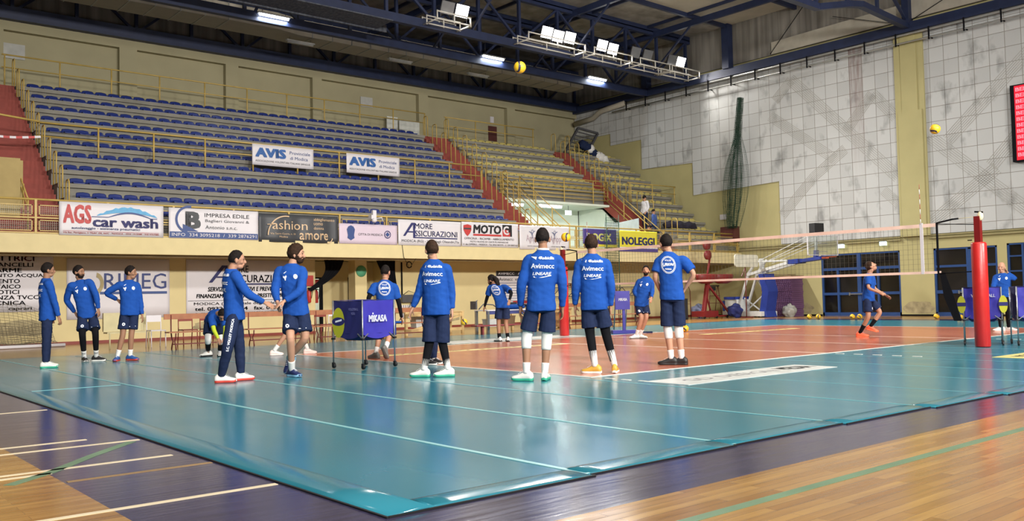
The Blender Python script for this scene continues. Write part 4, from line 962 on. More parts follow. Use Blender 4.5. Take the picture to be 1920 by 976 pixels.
# ================================================================== BALL CARTS
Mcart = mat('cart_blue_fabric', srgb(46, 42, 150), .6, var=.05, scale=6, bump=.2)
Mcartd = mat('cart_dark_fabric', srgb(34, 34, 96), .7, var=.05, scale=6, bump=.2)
Mlime = mat('print_lime', srgb(176, 176, 40), .6, var=.05)
def cart(loc, rz, label, W_=.72, front='logo', sides=True):
    t = thing('ball_cart', label, 'ball cart', loc, rz); h = W_/2; zb, zt = .56, 1.13
    def face(axis, sgn, m, nm='side_panel'):
        n = 12; vs = []; fs = []
        for j in range(n+1):
            for i in range(n+1):
                u, v = i/n, j/n; d = .018*sin(u*pi)*sin(v*3+1)*(-1)+.006*sin(u*17+v*9)
                z = zb+(zt-zb)*v+.012*sin(u*pi)*(-1 if v > .9 else 0)-(.07*(1-v)*sin(u*pi) if v < .5 else 0)
                a = -h+.02+(W_-.04)*u; b_ = sgn*(h-.005+d)
                vs.append((a, b_, z) if axis == 'y' else (b_, a, z))
        N_ = len(vs); sh = (0, -sgn*.006) if axis == 'y' else (-sgn*.006, 0)
        vs += [(v[0]+sh[0], v[1]+sh[1], v[2]) for v in vs]
        for j in range(n):
            for i in range(n):
                a = j*(n+1)+i; fs += [(a, a+1, a+n+2, a+n+1), (a+N_, a+n+1+N_, a+n+2+N_, a+1+N_)]
        return MB().add(vs, fs, True).build(nm, m, t)
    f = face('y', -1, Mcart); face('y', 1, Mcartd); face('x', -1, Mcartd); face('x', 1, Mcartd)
    MB().box(-h+.03, -h+.03, zb-.03, h-.03, h-.03, zb-.02).rings([[(-h+.02, -h+.02, zb+.02), (h-.02, -h+.02, zb+.02), (h-.02, h-.02, zb+.02), (-h+.02, h-.02, zb+.02)], [(-.2, -.2, zb-.1), (.2, -.2, zb-.1), (.2, .2, zb-.1), (-.2, .2, zb-.1)]], smooth=False).build('bottom_cloth', Mcartd, t)
    MB().tube([(-h, -h, zt), (h, -h, zt), (h, h, zt), (-h, h, zt)], .012, 6, closed=True).build('rim', Mcartd, t)
    for sx in (-1, 1):
        for sy_ in (-1, 1):
            lg = MB().tube([(sx*h, sy_*h, .09), (sx*h, sy_*h, zt)], .013, 8).build('leg', Msteel, t)
            MB().cbox((sx*h, sy_*h, zb-.07), (.05, .05, .03)).build('clamp', Mrubber, lg)
            cs = MB(); cs.rings([[(sx*h+.0+d, sy_*h+.04*cos(2*pi*k/16)-.01, .042+.04*sin(2*pi*k/16)) for k in range(16)] for d in (-.014, .014)]); cs.box(sx*h-.02, sy_*h-.02, .06, sx*h+.02, sy_*h+.02, .095)
            cs.build('caster', Mrubber, lg)
            MB().bar((sx*h, sy_*h, zb-.07), (sx*(h-.12), sy_*h, zb+.02), .014).bar((sx*h, sy_*h, zb-.07), (sx*h, sy_*(h-.12), zb+.02), .014).build('strut', Msteel, t)
    q = MB(); pf = lambda u, v: (-h+u, -h-.032, zb+v)
    if front == 'logo':
        put_text(q, 'MiKASA', .11, .21, .52, .32, pf, bold=0.030); q.add([pf(.205+.02*cos(k*pi*2/10)*(1 if k % 2 else .45), .345+.022*sin(k*pi*2/10)*(1 if k % 2 else .45)) for k in range(10)], [tuple(range(10))])
    else:
        put_text(q, 'VOLLEYBALL', .14, .38, .56, .44, pf, bold=0.020); put_text(q, 'MODICA', .28, .3, .42, .35, pf, bold=0.020)
    q.build('lettering', Mwprint, t)
    def ell(pl, cx, cz, rx, rz_, m, a0=0, a1=2*pi, nm='ball_print'):
        MB().add([pl(cx+rx*cos(a0+(a1-a0)*k/24), cz+rz_*sin(a0+(a1-a0)*k/24)) for k in range(25)], [tuple(range(25))]).build(nm, m, t)
    if sides:
        pls = lambda u, v, d=.034: (-h-d, h-u, zb+v)
        q = MB(); put_text(q, 'VOLLEYBALL', .42, .4, .66, .44, pls); put_text(q, 'MODICA', .49, .33, .58, .37, pls); q.build('lettering', mat('faded_print', srgb(120, 120, 170), .7), t)
        ell(pls, .17, .2, .15, .25, Mlime); ell(lambda u, v: pls(u, v, .037), .17, .22, .155, .07, Mcartd, nm='ball_print_band')
        MB().add([pls(.1, .2, .04), pls(.26, .23, .04), pls(.26, .26, .04), pls(.1, .23, .04)], [(0, 1, 2, 3)]).build('ball_print_logo', Mwprint, t)
    return t
cart((-1.03, 4.35, .01), rad(12), 'tall blue ball cart with white lettering standing on the teal floor')
AW = Vector((cos(rad(22.5)), sin(rad(22.5)))); RT = Vector((sin(rad(22.5)), -cos(rad(22.5)))) 
c2 = cart((9.72, -1.22, .01), atan2(RT.y, RT.x), 'blue ball cart standing right behind the near red net post', .66, front='text', sides=False)
# ball graphics either side of the second cart's front
for s_ in (-1, 1):
    u0 = s_*.36
    q = MB()
    for k in range(1): q.add([(u0+.075*cos(a*2*pi/20), -.365, .80+.17*sin(a*2*pi/20)) for a in range(20)], [tuple(range(20))])
    q.build('ball_print', Mlime, c2); MB().box(u0-.08, -.37, .77, u0+.08, -.366, .84).build('ball_print_band', Mcartd, c2)
cart((10.05, -2.02, .01), atan2(RT.y, RT.x)+.15, 'second blue ball cart at the right edge beside the first', .66, front='text', sides=False)

# ================================================================== FURNITURE BY THE FAR WALL
Mbw = mat('bench_wood', srgb(158, 100, 66), .5, var=.15, scale=6)
Mmet = mat('bench_red_metal', srgb(96, 34, 32), .5)
Mpine = mat('pine_wood', srgb(206, 176, 122), .6, var=.1, scale=6)
def bench(name, label, L=2.0, loc=(0,0,0), rz=0):
    t = thing(name, label, 'bench', loc, rz)
    MB().box(0, -.17, .42, L, -.02, .45).box(0, .0, .42, L, .15, .45).build('seat', Mbw, t)
    MB().box(0, .2, .76, L, .225, .9).build('backrest', Mbw, t)
    MB().bar((.15, 0, .13), (L-.15, 0, .13), .03).build('foot_bar', Mmet, t)
    for x in (.18, L-.18):
        pts = [(x, -.16, .0), (x, -.13, .12), (x, -.06, .2), (x, -.14, .3), (x, -.15, .41)]
        pt2 = [(x, .16, .0), (x, .12, .12), (x, .06, .2), (x, .16, .3), (x, .2, .45), (x, .21, .88)]
        MB().tube(pts, .018, 6).tube(pt2, .018, 6).build('leg', Mmet, t)
    return t
b0 = bench('gym_bench', 'wooden backed gym bench left of the bending player', loc=(-.95, 14.2, 0))
for x, y, lab in ((1.15, 14.25, 'wooden backed gym bench behind the bending player'), (3.2, 14.3, 'wooden backed gym bench behind the two players touching hands'), (5.25, 14.35, 'wooden backed gym bench with a blue garment on it'), (13.2, 14.6, 'wooden backed gym bench behind the far net post'), (15.4, 14.6, 'wooden backed gym bench behind the bearded player facing us')):
    dup(b0, (x, y, 0), 0, lab)
tag(MB().box(5.35, 14.1, .455, 6.1, 14.6, .5).rings([[(5.6+.14*a, 14.0-.02, .5-.1*c-.0) for a in (0, 1)]+[(5.6+.14*a, 13.96, .5-.1*c) for a in (1, 0)] for c in range(5)]).build('folded_garment', Mblue), 'blue garment draped over the bench seat', 'clothes')
def chair(label, m, loc, rz=0, name='classroom_chair', seat=None):
    t = thing(name, label, 'chair', loc, rz)
    MB().box(-.2, -.2, .43, .2, .2, .46).build('seat', seat or m, t)
    MB().box(-.2, .19, .68, .2, .215, .86).build('backrest', seat or m, t)
    for sx in (-1, 1):
        MB().tube([(sx*.19, -.2, 0), (sx*.19, -.18, .43)], .014, 6).build('leg', m, t)
        MB().tube([(sx*.19, .26, 0), (sx*.19, .19, .45), (sx*.19, .21, .86)], .014, 6).build('leg', m, t)
    return t
c0 = chair('red wooden chair against the wall, leftmost behind the first bench', Mred, (.1, 15.6, 0))
for x, lab in ((.7, 'red wooden chair against the wall, second behind the first bench'), (1.35, 'red wooden chair against the wall, third behind the first bench'), (3.6, 'red wooden chair left of the white plastic chairs'), (4.2, 'red wooden chair touching the white plastic chairs')):
    dup(c0, (x, 15.6, 0), 0, lab)
w0 = chair('white plastic chair, left one behind the benches', Mvinyl, (5.0, 16.2, 0), name='plastic_chair')
for x, lab in ((5.6, 'white plastic chair, second behind the benches'), (6.2, 'white plastic chair, third behind the benches'), (-.55, 'white framed chair behind the player with a hand on his back')): dup(w0, (x, 16.2, 0), 0, lab)
tag(MB().box(-1.8, 16.6, .45, -.7, 16.7, .95).box(-1.8, 16.25, .4, -.8, 16.6, .44).tube([(-1.75, 16.2, 0), (-1.75, 16.2, .42)], .02).tube([(-.75, 16.2, 0), (-.75, 16.2, .42)], .02).build('beige_bench', mat('beige_plastic', srgb(190, 180, 140), .6)), 'beige plastic bench behind the two players at left', 'bench')
def table(name, label, x0, x1, y, d, h, top, leg, apron=None, X=False):
    t = thing(name, label, 'table', (x0, y, 0)); L = x1-x0
    MB().box(0, 0, h-.03, L, d, h).build('tabletop', top, t)
    for x in (.05, L-.05):
        for yy in (.05, d-.05): MB().box(x-.04, yy-.04, 0, x+.04, yy+.04, h-.03).build('leg', leg, t)
    MB().box(0, .03, h-.14, L, .05, h-.03).build('apron', apron or top, t)
    if X: MB().bar((.1, .05, .12), (L-.1, .05, h-.15), .06).box(0, .03, .1, L, .07, .2).build('brace', leg, t)
    return t
table('work_table', 'pine work table with crossed braces behind the cart player', 6.95, 9.3, 15.3, .8, .74, Mpine, Mpine, X=True)
t = table('scorer_table', 'long white scorer table with a blue cloth front', 8.95, 11.0, 13.6, .7, .76, Mvinyl, Msteel, mat('table_blue', srgb(62, 66, 120), .6))
MB().bar((1.45, .02, .2), (1.75, .02, .6), .03).bar((1.4, .02, .6), (1.95, .02, .3), .03).build('folding_strut', Mpine, t)
tag(MB().box(8.2, 13.2, .26, 11.0, 13.5, .3).box(8.5, 13.3, 0, 8.56, 13.4, .26).box(10.6, 13.3, 0, 10.66, 13.4, .26).build('low_red_bench', mat('dusty_red', srgb(136, 56, 60), .6)), 'low red bench in front of the scorer table', 'bench')
t = table('desk', 'light wooden desk behind the long-haired bending player', 11.3, 14.2, 15.2, .7, .72, Mpine, Mpine)
MB().box(1.2, .05, .1, 1.9, .6, .6).box(2.1, .05, .05, 2.8, .6, .62).build('drawer_unit', mat('brown_wood', srgb(150, 110, 68), .6), t)
tag(MB().box(9.1, 14.4, .78, 9.16, 14.7, 1.05).tube([(9.3, 14.5, .78), (9.5, 14.5, .95), (9.9, 14.5, .92), (10.1, 14.5, .8)], .02).tube([(9.2, 14.5, .8), (9.1, 14.5, 1.0), (9.25, 14.5, 1.08)], .015).build('pump_gear', Mhous), 'tangle of dark cables and gear on the scorer table', 'equipment')
tag(MB().sphere((10.3, 13.8, .84), (.35, .22, .09), fn=lambda d: 1+.25*noise.noise(d*3)).build('blue_garment', Mblue), 'crumpled blue garment on the scorer table', 'clothes')
tag(MB().sphere((8.0, 15.6, .80), (.35, .22, .07), fn=lambda d: 1+.25*noise.noise(d*3.3)).build('blue_garment', Mblue), 'crumpled blue garment on the pine work table', 'clothes')
t = thing('laptop', 'open black laptop on the desk by the bending player', 'laptop', (11.35, 15.1, .725))
MB().box(0, 0, 0, .36, .25, .02).build('keyboard', Mblk, t); MB().bar((.18, .25, .02), (.18, .32, .26), .36, .012).build('screen', Mblk, t)
for x, y, w, h, m_, lab in ((7.9, 15.9, .55, .4, 'clear_box', 'clear plastic box under the pine work table'), (9.3, 13.9, .4, .25, 'clear_box', 'clear plastic box under the scorer table'), (9.9, 13.8, .45, .34, 'brown_bag', 'brown bag under the scorer table')):
    b_ = MB(); b_.rings([[(x-w/2*k, y-.18*k, z), (x+w/2*k, y-.18*k, z), (x+w/2*k, y+.18*k, z), (x-w/2*k, y+.18*k, z)] for k, z in ((.88, .22), (1, .22+h*.9), (1.05, .22+h*.9), (1.05, .22+h))], smooth=False)
    tag(b_.build('storage_box' if 'box' in lab else 'bag', mat(m_, srgb(190, 190, 186) if m_ == 'clear_box' else srgb(110, 86, 62), .4)), lab, 'box' if 'box' in lab else 'bag')
# curtains, extinguishers, fittings of the wall
def curtain(name, label, top0, top1, low, y):
    t = MB(); n, k = 14, 12; R = []
    for j in range(k+1):
        v = j/k; e = v*v*(3-2*v)
        a = Vector(top0).lerp(Vector(low[0]), v); b_ = Vector(top1).lerp(Vector(low[1]), v)
        bow = low[2]*sin(pi*v)
        R.append([(a.x+(b_.x-a.x)*i/n+bow, y+.05*sin(i*2.1)*(1-.5*v), a.y+(b_.y-a.y)*i/n) for i in range(n+1)]+[(a.x+(b_.x-a.x)*i/n+bow, y+.03+.05*sin(i*2.1)*(1-.5*v), a.y+(b_.y-a.y)*i/n) for i in range(n, -1, -1)])
    t.rings(R); return tag(t.build(name, Mblack), label, 'curtain')
curtain('black_curtain', 'black curtain tied back towards the left of the door recess', (6.85, 2.66), (7.62, 2.66), ((6.2, 1.6), (6.32, 1.52), .3), 20.45)
curtain('black_curtain', 'black curtain gathered in front of the right door', (9.05, 2.66), (9.85, 2.66), ((9.75, 1.5), (9.98, 1.5), -.05), 20.45)
def extinguisher(loc, lab):
    t = thing('fire_extinguisher', lab, 'fire extinguisher', loc)
    MB().tube([(0, 0, 0), (0, 0, .03), (0, 0, .42), (0, 0, .48), (0, 0, .5)], [.06, .075, .075, .04, .02], 12).build('cylinder', mat('extinguisher_red', srgb(176, 44, 40), .4), t)
    MB().box(-.05, -.02, .5, .06, .02, .54).tube([(.05, 0, .52), (.13, 0, .5), (.12, 0, .3), (.09, 0, .15)], .012, 6).build('valve', Mblack, t)
extinguisher((6.3, 20.6, 1.12), 'red fire extinguisher on the wall beside the long-haired player')
extinguisher((7.42, 22.2, 1.1), 'red fire extinguisher in front of the bright left door')
tag(MB().box(6.2, 20.64, 1.72, 6.5, 20.69, 2.1).build('small_red_sign', Mrinse), 'small red sign on the wall above the fire extinguisher', 'sign')
tag(MB().box(7.25, 22.22, 1.75, 7.55, 22.25, 2.0).build('small_red_sign', Mrinse), 'small red sign on the bright left door', 'sign')
gdm = MB().rings([[(8.45+.21*cos(2*pi*k/28), y, 2.26+.21*sin(2*pi*k/28)) for k in range(28)] for y in (20.55, 20.6)])
tag(gdm.build('green_disc', mat('green_disc_paint', srgb(90, 168, 130), .6)), 'round green disc on the pier between the two doors', 'sign')
t = thing('cable_box', 'grey control box with hanging cables on the wall right of the doors', 'control box')
MB().box(10.25, 20.55, 1.05, 10.75, 20.7, 1.35).build('casing', Mhous, t)
MB().tube([(10.3, 20.65, 1.35), (10.3, 20.65, 2.62)], .03, 6).tube([(10.35, 20.64, 1.35), (10.5, 20.5, 1.5), (10.9, 20.6, 1.4), (10.6, 20.6, .9), (10.4, 20.6, .6)], .012, 5).tube([(10.62+.12*cos(k*.6), 20.6, 2.52+.12*sin(k*.6)) for k in range(11)], .02, 5).build('cable', Mblack, t)
for k in range(5): MB().box(10.25+k*.1, 20.6, .45, 10.31+k*.1, 20.7, .95).build('socket_strip', Mvinyl, t)
tag(MB().tube([(9.0, YB-.01, 3.15), (9.05, YB-.03, 2.7), (9.3, YB-.02, 2.3), (9.6, YB, 2.66)], .01, 4).build('loose_cable', Mblack), 'loose thin cable hanging from the balcony edge', 'cable')
t = thing('dome_camera', 'white camera unit with a dome mounted on the balcony rail above the city banner', 'camera', (7.72, YB-.12, 0))
MB().box(-.1, -.08, 4.02, .1, .14, 4.16).box(-.02, -.05, 3.95, .12, .06, 4.34).build('mount', Mvinyl, t); MB().sphere((-.02, -.14, 3.97), (.1, .08, .08)).build('dome', Mvinyl, t); MB().tube([(.1, -.05, 4.05), (.3, -.12, 4.08), (.34, -.1, 3.95)], .02, 6).build('cable', Mvinyl, t)

# goal net heap at far left
gm = MB()
def GP(u, v): return (-6.2+3.9*u, 20.55-.9*v*(1-.5*u)-.15*sin(u*7+v*3), max(.02, 1.05*(1-v)**1.3*(1-.35*u**2)+.1*sin(u*9+v*2)*(1-v)+(.55*(1-v) if u < .6 else .55*(1-v)*(1-(u-.6)*1.5))))
net_lines(gm, GP, 34, 18, .004)
gm2 = MB()
def GP2(u, v): return (-6.2+3.95*u, 20.3-1.0*v, max(.02, .55*(1-v)**2+.12*noise.noise(Vector((u*6, v*5, 1)))+.05))
net_lines(gm2, GP2, 46, 16, .006)
t = thing('goal_net', 'grey goal net heaped on the floor by the wall at the far left', 'net')
gm.build('upper_net', mat('grey_net_cord', srgb(120, 112, 92), .8), t); gm2.build('heaped_net', mat('grey_net_cord', (0,0,0)), t)
MB().tube([(-6.3, 19.2, .05), (-2.1, 19.3, .05)], .05, 8).build('frame_tube', Mvinyl, t)

# referee stand
t = thing('referee_stand', 'blue referee stand with a padded panel by the far end of the net', 'referee stand', (10.8, 9.5, 0), rad(-35))
Mrb = mat('stand_blue', srgb(48, 44, 140), .5)
MB().box(-.2, -.05, .72, .24, .03, 1.27).build('front_pad', Mrb, t)
q = MB(); put_text(q, 'MiKASA', -.1, .98, .16, 1.06, lambda u, v: (u, -.055, v), bold=0.030); q.build('lettering', Mwprint, t)
MB().box(.02, -.02, .1, .1, .06, .8).build('column', Mrb, t); MB().box(-.3, -.1, .012, .4, .25, .11).build('base', Mrb, t)
MB().tube([(-.15, .5, .1), (-.15, .1, 1.2)], .02, 6).tube([(.2, .5, .1), (.2, .1, 1.2)], .02, 6).build('ladder_rail', Msteel, t)
tag(MB().bar((11.0, 9.35, .03), (11.5, 8.95, .03), .16, .05).build('floor_strap', Mnavy), 'dark strap lying on the floor beside the referee stand', 'strap')

# basketball backstop folded by the end wall
t = thing('basketball_stand', 'wheeled basketball stand with a white arm and blue padding', 'basketball stand', (27.1, 15.6, 0), rad(-101.5))
Mbst = mat('white_backstop_steel', srgb(206, 208, 206), .4)
Mbpad = mat('blue_backstop_pad', srgb(34, 56, 140), .5, bump=.2)
MB().box(-2.4, -.5, .06, .2, .5, .28).box(-2.3, -.42, .28, -1.5, .42, .85).build('base', Mbst, t)
MB().box(-2.35, -.45, .85, -1.55, .45, .98).box(-2.5, -.4, .3, -2.35, .4, .8).build('base_cushion', Mbpad, t)
wl = MB()
for x_ in (-2.2, -1.2, .0):
    for y_ in (-.45, .45): wl.rings([[(x_+.06*cos(2*pi*k/12), y_+d, .065+.06*sin(2*pi*k/12)) for k in range(12)] for d in (-.02, .02)])
wl.build('caster', Mrubber, t)
MB().rings([[(x0+.0, -.3, z), (x0+.4, -.3, z), (x0+.4, .3, z), (x0, .3, z)] for x0, z in ((.0, .02), (-.1, .3), (.0, .75), (.1, 1.2), (-.12, 1.98), (-.1, 2.02))], smooth=False).build('padding', Mbpad, t)
for y_ in (-.28, .28):
    MB().bar((-1.45, y_, .6), (-.82, y_, 1.98), .08, .1).build('rear_arm', Mbst, t)
    MB().bar((-.86, y_, 2.0), (1.7, y_, 2.46), .1, .13).bar((-.2, y_, 2.6), (1.7, y_, 2.58), .06).bar((-.86, y_, 2.0), (-.15, y_, 2.68), .09).bar((-.1, y_, 2.62), (3.1, y_, 3.62), .028).bar((.2, y_, 2.5), (3.3, y_*.6, 3.3), .02).build('arm', Mbst, t)
MB().bar((-.6, 0, 1.9), (.1, 0, 1.0), .05).bar((-.15, 0, 1.95), (-.2, 0, 2.75), .16).bar((-1.2, 0, .35), (-.2, 0, 1.0), .05).bar((-1.4, 0, .9), (-.4, 0, .35), .05).build('strut', Mbst, t)
MB().bar((1.7, 0, 2.5), (2.3, 0, 2.52), .5, .2).bar((2.3, 0, 2.52), (3.5, 0, 2.6), .36, .14).box(3.05, -.09, 2.5, 3.2, .09, 2.95).build('arm_padding', Mbpad, t)
MB().bar((3.12, 0, 2.9), (3.15, 0, 3.7), .09).build('upright', Mbst, t)
bb = MB().box(3.5, -.9, 2.72, 3.53, .9, 3.55)
gl, N_, L_, b_ = new_mat('backboard_glass'); b_.inputs['Base Color'].default_value = (.8, .85, .83, 1); b_.inputs['Transmission Weight'].default_value = .9; b_.inputs['Roughness'].default_value = .05
n_ = N_.new('ShaderNodeTexNoise'); n_.inputs['Scale'].default_value = 3; m_r = N_.new('ShaderNodeMapRange'); m_r.inputs['To Min'].default_value = .03; m_r.inputs['To Max'].default_value = .1; L_.new(n_.outputs[0], m_r.inputs[0]); L_.new(m_r.outputs[0], b_.inputs['Roughness'])
bb.build('backboard', gl, t)
MB().box(3.49, -.92, 2.7, 3.54, .92, 2.73).box(3.49, -.92, 3.54, 3.54, .92, 3.57).box(3.49, -.92, 2.7, 3.54, -.89, 3.57).box(3.49, .89, 2.7, 3.54, .92, 3.57).box(3.485, -.3, 2.85, 3.5, .3, 2.88).box(3.485, -.3, 3.2, 3.5, .3, 3.23).build('backboard_frame', Mvinyl, t)
MB().tube([(3.95+.225*cos(2*pi*k/24), .225*sin(2*pi*k/24), 2.62) for k in range(24)], .012, 6, closed=True).box(3.53, -.1, 2.56, 3.74, .1, 2.64).build('rim', mat('rim_orange', srgb(196, 92, 60), .5), t)
t = thing('shot_clock', 'black shot clock box mounted above the basketball stand arm', 'shot clock', (27.1-.2*3.2, 15.6-.98*3.2, 0), rad(-101.5))
MB().box(-.16, -.28, 3.68, .16, .28, 4.12).build('casing', Mblk, t); MB().box(-.18, .28, 3.68, -.1, .33, 4.15).bar((-.08, 0, 3.5), (-.08, 0, 3.7), .06).build('bracket', Mvinyl, t)
# purple mats
t0 = thing('gym_mat', 'purple gym mat, lowest of the stack by the end wall', 'mat', (28.85, 15.85, 0), rad(0))
def mat_mesh():
    m = MB(); m.box(-.5, -.82, 0, .5, .82, .085)
    for k in range(16): m.box(-.53, -.78+k*.1, .008, -.5, -.72+k*.1, .078)
    return m
Mpm = mat('purple_foam', srgb(104, 70, 108), .8, var=.08, bump=.2)
mat_mesh().build('foam', Mpm, t0)
for i in range(1, 20):
    dup(t0, (28.85+random.uniform(-.02, .02), 15.85+random.uniform(-.03, .03), i*.093), random.uniform(-.015, .015), 'purple gym mat in the middle of the stack by the end wall' if i < 19 else 'purple gym mat, topmost of the stack under the brown boards', 'purple gym mats in the stack' if i < 19 else None)
tag(MB().box(28.3, 15.0, 1.86, 29.4, 16.75, 1.93).bar((28.5, 16.9, 2.02), (28.7, 15.2, 1.97), .8, .03).build('boards', mat('brown_board2', srgb(140, 110, 82), .7)), 'loose brown boards lying on the purple mat stack', 'boards')
tag(MB().sphere((27.85, 14.85, .28), (.3, .3, .3), 28, 20, fn=lambda d: 1+.35*noise.noise(d*2)+.12*noise.noise(d*6)).build('clear_plastic_bag', mat('crumpled_plastic', srgb(170, 170, 164), .3, bump=.6)), 'crumpled clear plastic bag of things at the foot of the mats', 'bag')
# red folded training machine behind the net
t = thing('red_frame_machine', 'red wheeled steel frame with two big red round shells', 'sports equipment', (-.2, 0, 0))
Mrm = mat('machine_red', srgb(124, 34, 34), .5); y = 17.3
for cx, lab in ((25.1, 'left'), (26.35, 'right')):
    R = [[(cx+r*cos(2*pi*k/24), y+.55*r*sin(2*pi*k/24), z) for k in range(24)] for r, z in ((.30, 1.62), (.6, 1.72), (.7, 2.0), (.66, 2.06), (.5, 2.02), (.1, 2.0))]
    MB().rings(R).build('round_shell', Mrm, t)
MB().bar((25.2, y, 1.65), (24.85, y, .25), .16).bar((25.3, y, 1.5), (26.9, y, .12), .08).bar((25.25, y+.2, 1.4), (25.8, y+.3, .2), .06).bar((25.2, y, 2.0), (25.45, y, 2.9), .07).bar((24.9, y-.2, 1.5), (24.5, y-.3, .2), .05).build('frame', Mrm, t)
MB().box(24.4, y-.35, .1, 25.5, y+.35, .35).bar((24.6, y-.3, .1), (27.1, y-.3, .12), .07).build('base', Mrm, t)
for cx, z in ((25.28, 2.96), (25.22, 3.42)): MB().rings([[(cx+.22*cos(2*pi*k/20), yy, z+.22*sin(2*pi*k/20)) for k in range(20)] for yy in (y-.06, y+.06)]).build('disc', Mrm, t)
wl = MB()
for x_ in (24.5, 25.4, 26.2, 27.0): wl.rings([[(x_+.07*cos(2*pi*k/12), yy, .075+.07*sin(2*pi*k/12)) for k in range(12)] for yy in (y-.34, y-.3)])
wl.build('caster', Mrubber, t)
t = thing('folding_sign', 'blank white rounded board on a thin stand left of the basketball stand', 'board', (25.75, 15.65, 0))
pr_ = [(sx*.82+.12*cos(a), sz*.18+.12*sin(a)) for sx, sz, a0 in ((1, 1, 0), (-1, 1, 90), (-1, -1, 180), (1, -1, 270)) for a in [rad(a0+q_*22.5) for q_ in range(5)]]
MB().poly([(u*.94, -.03, 2.62+v*.94) for u, v in pr_], (0, .06, 0)).build('board', mat('offwhite_board', srgb(208, 204, 186), .6), t)
MB().tube([(-.1, 0, 2.34), (-.1, 0, .05)], .025, 6).bar((-.5, 0, .04), (.4, 0, .04), .05).bar((-.1, -.3, .04), (-.1, .3, .04), .05).bar((-.4, 0, 1.9), (-.1, 0, 2.3), .03).build('stand', Mmet, t)
t = thing('umpire_ladder', 'thin red steel ladder seat behind the red shells', 'ladder chair', (26.2, 17.9, 0))
for x_ in (-.45, .45):
    MB().tube([(x_*1.1, -.1, 0), (x_*.7, -.05, 1.5)], .018, 6).tube([(x_*1.3, .4, 0), (x_*.7, .0, 1.5)], .018, 6).build('leg', Mmet, t)
for z in (.35, .7, 1.05): MB().tube([(-.5+z*.1, -.08, z), (.5-z*.1, -.08, z)], .014, 6).build('rung', Mmet, t)
MB().box(-.35, -.1, 1.5, .35, .15, 1.55).box(-.4, -.15, 1.3, .0, .05, 1.48).build('seat', Mblk, t)
for i, x_ in enumerate((23.85, 24.35)):
    tag(MB().tube([(x_-.25, 18.0, 0), (x_-.22, 18.0, 1.3), (x_, 18.0, 1.75), (x_+.22, 18.0, 1.3), (x_+.25, 18.0, 0)], .02, 6).bar((x_-.24, 18.0, .7), (x_+.24, 18.0, .7), .02).build('arched_frame', Mmet), ('left' if not i else 'right')+' arched thin steel frame beside the black loudspeaker', 'frame')
for i, x_ in enumerate((16.6, 17.9, 19.2)):
    tag(MB().tube([(x_-.3, 17.8, 0), (x_-.25, 17.8, 1.2), (x_, 17.8, 1.7), (x_+.25, 17.8, 1.2), (x_+.3, 17.8, 0)], .02, 6).build('arched_frame', Mmet), 'arched thin steel frame behind the far benches, '+('leftmost', 'middle', 'rightmost')[i], 'frame')
t = thing('loudspeaker', 'black loudspeaker box on the floor by the far wall', 'loudspeaker', (23.1, 17.6, 0))
MB().box(-.42, -.3, 0, .42, .3, .95).build('cabinet', Mblk, t); MB().box(-.38, -.31, .05, .38, -.3, .9).build('grille', mat('speaker_grille', srgb(40, 40, 42), .8, bump=.5, scale=60), t)
for x_, y_, lab, m_ in ((25.9, 18.6, 'crumpled blue and white bag behind the red frame', 'bag_blue_white'), (26.1, 16.6, 'blue crumpled bag beside the basketball stand base', 'bag_blue')):
    tag(MB().sphere((x_, y_, .35), (.42, .26, .3), 28, 20, fn=lambda d: 1+.45*noise.noise(d*1.6)+.1*noise.noise(d*6)).build('sports_bag', mat(m_, srgb(150, 160, 196) if m_ == 'bag_blue_white' else srgb(40, 50, 110), .6, var=.5, scale=4)), lab, 'bag')
tr = thing('lattice_beam', 'thin grey steel lattice beam on the far wall behind the bearded player', 'beam')
m_ = MB().bar((16.5, 20.4, 1.55), (23.5, 20.4, 1.55), .04).bar((16.5, 20.4, 1.15), (23.5, 20.4, 1.15), .04)
for k in range(14): m_.bar((16.5+k*.5, 20.4, 1.15 if k % 2 else 1.55), (17.0+k*.5, 20.4, 1.55 if k % 2 else 1.15), .025)
m_.build('lattice', Mhous, tr)
for x_ in (16.6, 20, 23.4): MB().box(x_-.03, 20.37, 0, x_+.03, 20.43, 1.6).build('post', Mhous, tr)
tag(MB().box(18.9, 20.3, 1.75, 20.1, 20.6, 2.35).build('wall_heater', mat('pale_grey_box', srgb(188, 186, 170), .6)), 'pale grey box unit on the far wall behind the net', 'heater')
# ladders stacked at the top of the end block and bundled cloth
t = thing('folded_ladder', 'grey steel ladder frames leaning in the top corner of the end seat block', 'ladder')
m_ = MB()
for a, b_ in (((25.9, 27.9, 9.1), (27.3, 28.0, 10.9)), ((27.6, 27.9, 9.1), (28.9, 28.0, 10.75)), ((27.3, 28.0, 10.9), (28.9, 28.0, 10.75))): m_.bar(a, b_, .12)
for k in range(9):
    f = k/8; m_.bar((25.9+1.4*f, 27.9+.1*f, 9.1+1.8*f), (27.6+1.3*f, 27.9+.1*f, 9.1+1.65*f), .05)
m_.build('rails', Mhous, t)
t = thing('cloth_bundle', 'heap of white and dark blue cloth below the ladder frames', 'cloth')
for k in range(7):
    p = (26.7+.24*k, 27.0-.03*k, 9.55-.1*k+(.15 if k < 3 else 0))
    MB().sphere(p, (.3, .24, .26), fn=lambda d, k=k: 1+.4*noise.noise(d*2.6+Vector((k, 0, 0)))).build('fold', Mwhite if k in (2, 4, 5, 6) else Mnavy, t)
# dark jackets on the end block
t = thing('jacket_row', 'row of dark jackets lying over the seats of the end block', 'clothes')
MB().rings([[(x_, 20.42+.04*sin(x_*5), 4.66), (x_, 20.2, 4.82+.04*sin(x_*9)), (x_, 20.05, 4.5), (x_, 20.3, 4.46)] for x_ in [25.6+.12*k for k in range(20)]]).build('cloth', mat('dark_jackets', srgb(34, 30, 48), .8, var=.5, scale=3), t)

